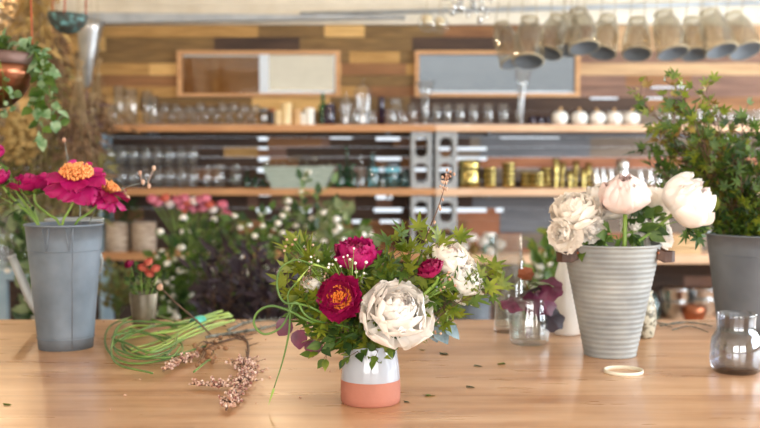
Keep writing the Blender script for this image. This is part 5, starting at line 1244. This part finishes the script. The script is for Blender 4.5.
# white blooms on the lowest right shelf
g = None
for i, (a, q, s_) in enumerate([(441, 250, 1), (450, 244, .9), (466, 246, 1), (474, 252, 1), (482, 243, 1.1), (489, 250, 1), (500, 246, .9), (446, 256, .9)]):
    pass
wb2 = V((XR(472, 6.1), 6.1, 0)); floor_bucket(wb2.x, wb2.y, .5, .12, 'grey floor bucket holding the white roses right of the bouquet')
for i, (a, q) in enumerate([(440, 252), (447, 244), (464, 248), (472, 240), (474, 252), (484, 244), (490, 254), (500, 247)]):
    peony('white_rose', 'white rose behind the table between bouquet and cylinder vase, %s from the left' % ORD[i], P(a, q, 6.1), (R.uniform(-.3, .3), -.6, .7), .048, 'cup', [M['white'] if i != 4 else M['dry_gold']], wb2 + V((0, 0, .04)), group='white roses behind the bouquet', hero=False, sr=.003, sepal=False, via=[wb2 + V((R.uniform(-.05, .05), 0, .55))])
wb3 = V((XR(345, 5.5), 5.5, 0)); floor_bucket(wb3.x, wb3.y, .55, .14, 'grey floor bucket holding the white stocks left of the bouquet')
for i, (a, q) in enumerate([(318, 240), (330, 236), (338, 244), (348, 238), (358, 243), (367, 236), (325, 250)]):
    peony('white_rose', 'white rose behind the top magenta peony, %s from the left' % ORD[i], P(a, q, 5.5), (R.uniform(-.3, .3), -.6, .7), .045, 'cup', [M['white']], wb3 + V((0, 0, .04)), group='white roses left of the bouquet', hero=False, sr=.003, sepal=False, via=[wb3 + V((R.uniform(-.05, .05), 0, .6))])
# ---------------------------------------------------------------- dried bundles hanging at the left
POLE2 = [(4.6, 2.62), (5.3, 2.66), (6.0, 2.7)]
for i, (yy, zz) in enumerate(POLE2):
    b = MB(); b.tube([(XL, yy, zz), (-1.9, yy, zz), (-1.2, yy, zz)], .014, 8); b.tube([(-1.2, yy, zz), (-1.2, yy, ZC)], .008, 6)
    tag(b.build('drying_rail', M['winframe']), 'wooden drying rail near the ceiling at left, ' + ['nearest', 'middle', 'farthest'][i], 'rail')
def bundle(label, px, py_top, py_bot, ri, m, w=.16, kind='lance', n=150, size=.05):
    yy, zz = POLE2[ri]; yy0 = yy; d = yy; top = P(px, py_top, d); bot = P(px, py_bot, d); t = thing('dried_bundle', label, 'dried flowers', top, 'dried flower bundles hanging at the left')
    L_ = (top - bot).length; st = MB(); hd = MB()
    for k in range(26):
        a = R.uniform(0, 2 * PI); q = V((math.cos(a) * R.random() * w, math.sin(a) * R.random() * w * .7, -L_ * R.uniform(.7, 1)))
        st.tube([V((q.x * -.2, q.y * -.2, .09)), V((q.x * .08, q.y * .08, 0)), V((q.x * .5, q.y * .5, q.z * .5)), q], .0022, 4)
        for j in range(n // 26):
            u = R.uniform(.42, 1.0); p = V((q.x * u, q.y * u, q.z * u)) + rv(.02)
            if kind == 'ball': hd.ball(p, size * R.uniform(.5, 1), 6, 0, .8, .2)
            else: leaf(hd, p, V((q.x, q.y, -.12)) + rv(.12), FACE + rv(.6), size * R.uniform(.6, 1.3), kind)
    st.build('stem', M['dry_tan'], t); hd.build('flower_head', M[m], t)['kind'] = 'stuff'
    b = MB(); b.tube([(.012 * math.cos(a), .012 * math.sin(a), 0) for a in [2 * PI * i / 12 for i in range(12)]], .003, 5, closed=True); b.tube([(0, .012, 0), (0, .0, zz - top.z)], .002, 4); b.build('string', M['string'], t)
sd = V((XR(-10, 5.0), 5.0, 0)); t = thing('side_table', 'pale blue side table partly visible at the left edge behind the spout', 'table', sd)
zz_ = ZR(270, 4.8); MB().box((-.35, -.2, zz_ - .05), (XR(27, 4.8) - sd.x, .2, zz_), 0, .004).build('tabletop', bpy.data.materials['pale blue paint'], t)
for sx in (-.32, .12):
    for sy in (-.17, .17): MB().box((sx - .02, sy - .02, 0), (sx + .02, sy + .02, zz_ - .05)).build('leg', bpy.data.materials['pale blue paint'], t)
for i, (a, h_, r_) in enumerate([(8, .26, .045), (20, .2, .035)]):
    tag(MB().lathe(cup(r_ * .9, r_, h_), 18, cap=False).build('glass_vase', M['glass'], None, (XR(a, 5.0), 4.95 + .12 * i, zz_ + .001)), 'clear glass vase on the pale blue side table, ' + ['left and taller', 'right and shorter'][i], 'vase')
names = [('mustard yellow dried bundle at the top left corner', 8, -52, 60, 1, 'dry_tan', .2, 'lance'), ('pale straw bundle behind the copper pot', 30, -40, 84, 2, 'dry_tan', .22, 'lance'), ('tan bundle left of the verdigris bowl', 38, -60, 55, 0, 'dry_gold', .13, 'lance'),
         ('brown seed head bundle under the verdigris bowl', 50, -30, 118, 1, 'dry_brown', .12, 'lance'), ('brown plumed bundle right of the shiny cone', 98, 74, 140, 2, 'dry_brown', .15, 'lance'), ('plum brown bundle below the shiny cone', 80, 78, 165, 1, 'dry_plum', .15, 'lance'),
         ('straw bundle behind the trailing leaves', 46, 10, 150, 2, 'dry_olive', .17, 'lance'), ('yellow everlasting bundle at the left edge', 16, 104, 160, 0, 'dry_gold', .09, 'ball'), ('olive grey bundle behind the left peonies', 45, 90, 222, 1, 'dry_olive', .2, 'lance'),
         ('brown bundle above the largest magenta peony', 78, 80, 190, 0, 'dry_brown', .13, 'lance'), ('olive bundle at the left edge behind the bucket', 4, 110, 230, 1, 'dry_olive', .2, 'lance'), ('dark brown bundle low beside the blue upright', 92, 110, 215, 1, 'dry_olive', .13, 'lance'), ('tan bundle low above the left bucket', 62, 120, 215, 2, 'dry_tan', .18, 'lance')]
for nm in names: bundle(nm[0], nm[1], nm[2], nm[3], nm[4], nm[5], nm[6], nm[7], 210, .07 if nm[7] != 'ball' else .03)
# ---------------------------------------------------------------- copper hanging pot with trailing plant
cpd = 2.75; s = cpd / 1000; c = P(-4, 64, cpd); r = 35 * s
t = thing('copper_pot', 'round copper hanging pot with a dark rim at the upper left edge', 'pot', c)
MB().lathe([(0, -r * 1.28)] + [(r * math.cos(a) * 1.0, r * 1.28 * math.sin(a)) for a in (-1.35, -1.1, -.8, -.5, -.25, 0)] + [(r * .95, 0), (r * .9, -r * .5), (0, -r * .7)], 40, cap=False).build('bowl', M['copper'], t)
MB().lathe([(r * 1.0, -.004), (r * 1.03, .0), (r * 1.04, .022), (r * 1.0, .03), (r * .95, .03), (r * .95, 0)], 40, cap=False).build('rim', mat('aged copper rim', srgb(90, 66, 58), srgb(120, 92, 82), 10, .5, .5), t)
for k in range(3):
    a = .15 + k * 2 * PI / 3; MB().tube([(r * math.cos(a), r * math.sin(a), .02), (r * math.cos(a) * .82, r * math.sin(a) * .82, ZC - c.z)], .0028, 5).build('cord', M['cord'], t)
MB().lathe([(r * .93, -.004), (0, .006)], 24, cap=False).build('soil', M['blackish'], t)
VM = [mat('variegated green leaf', srgb(84, 128, 72), srgb(176, 198, 156), 50, .45, trans=.25), M['leaf_mid']]
b0 = c + V((.01, 0, .004))
spray('trailing_plant', 'variegated trailing plant spilling over the right side of the copper pot', 'plant', b0, [P(38, 108, cpd - .02), P(42, 138, cpd - .03), P(55, 120, cpd)], 'wide', 13.5 * s, 22, VM, wood_=M['stem'], r0=.0016, twigl=.02, t0=.36, via=[P(26, 47, cpd + .02), P(43, 70, cpd)], n=14)
spray('trailing_plant', 'leafy mound of variegated leaves on top of the copper pot', 'plant', b0, [P(4, 38, cpd), P(-14, 40, cpd), P(20, 46, cpd + .02), P(32, 54, cpd + .02), P(-4, 44, cpd - .02)], 'wide', 11 * s, 10, VM, wood_=M['stem'], r0=.0016, twigl=.02, t0=.3)
spray('trailing_plant', 'short shoots hanging below the copper pot at the left edge', 'plant', b0, [P(4, 112, cpd - .04), P(12, 106, cpd - .04)], 'round', 8 * s, 5, VM, wood_=M['stem'], r0=.0012, twigl=.015, t0=.75, via=[P(-4, 54, cpd - .06), P(2, 70, cpd - .1)], n=14)
# glass cylinders at far left
for i, (a, h_, r_, q) in enumerate([(28, 45, 5, 200), (10, 50, 6, 205)]):
    pass
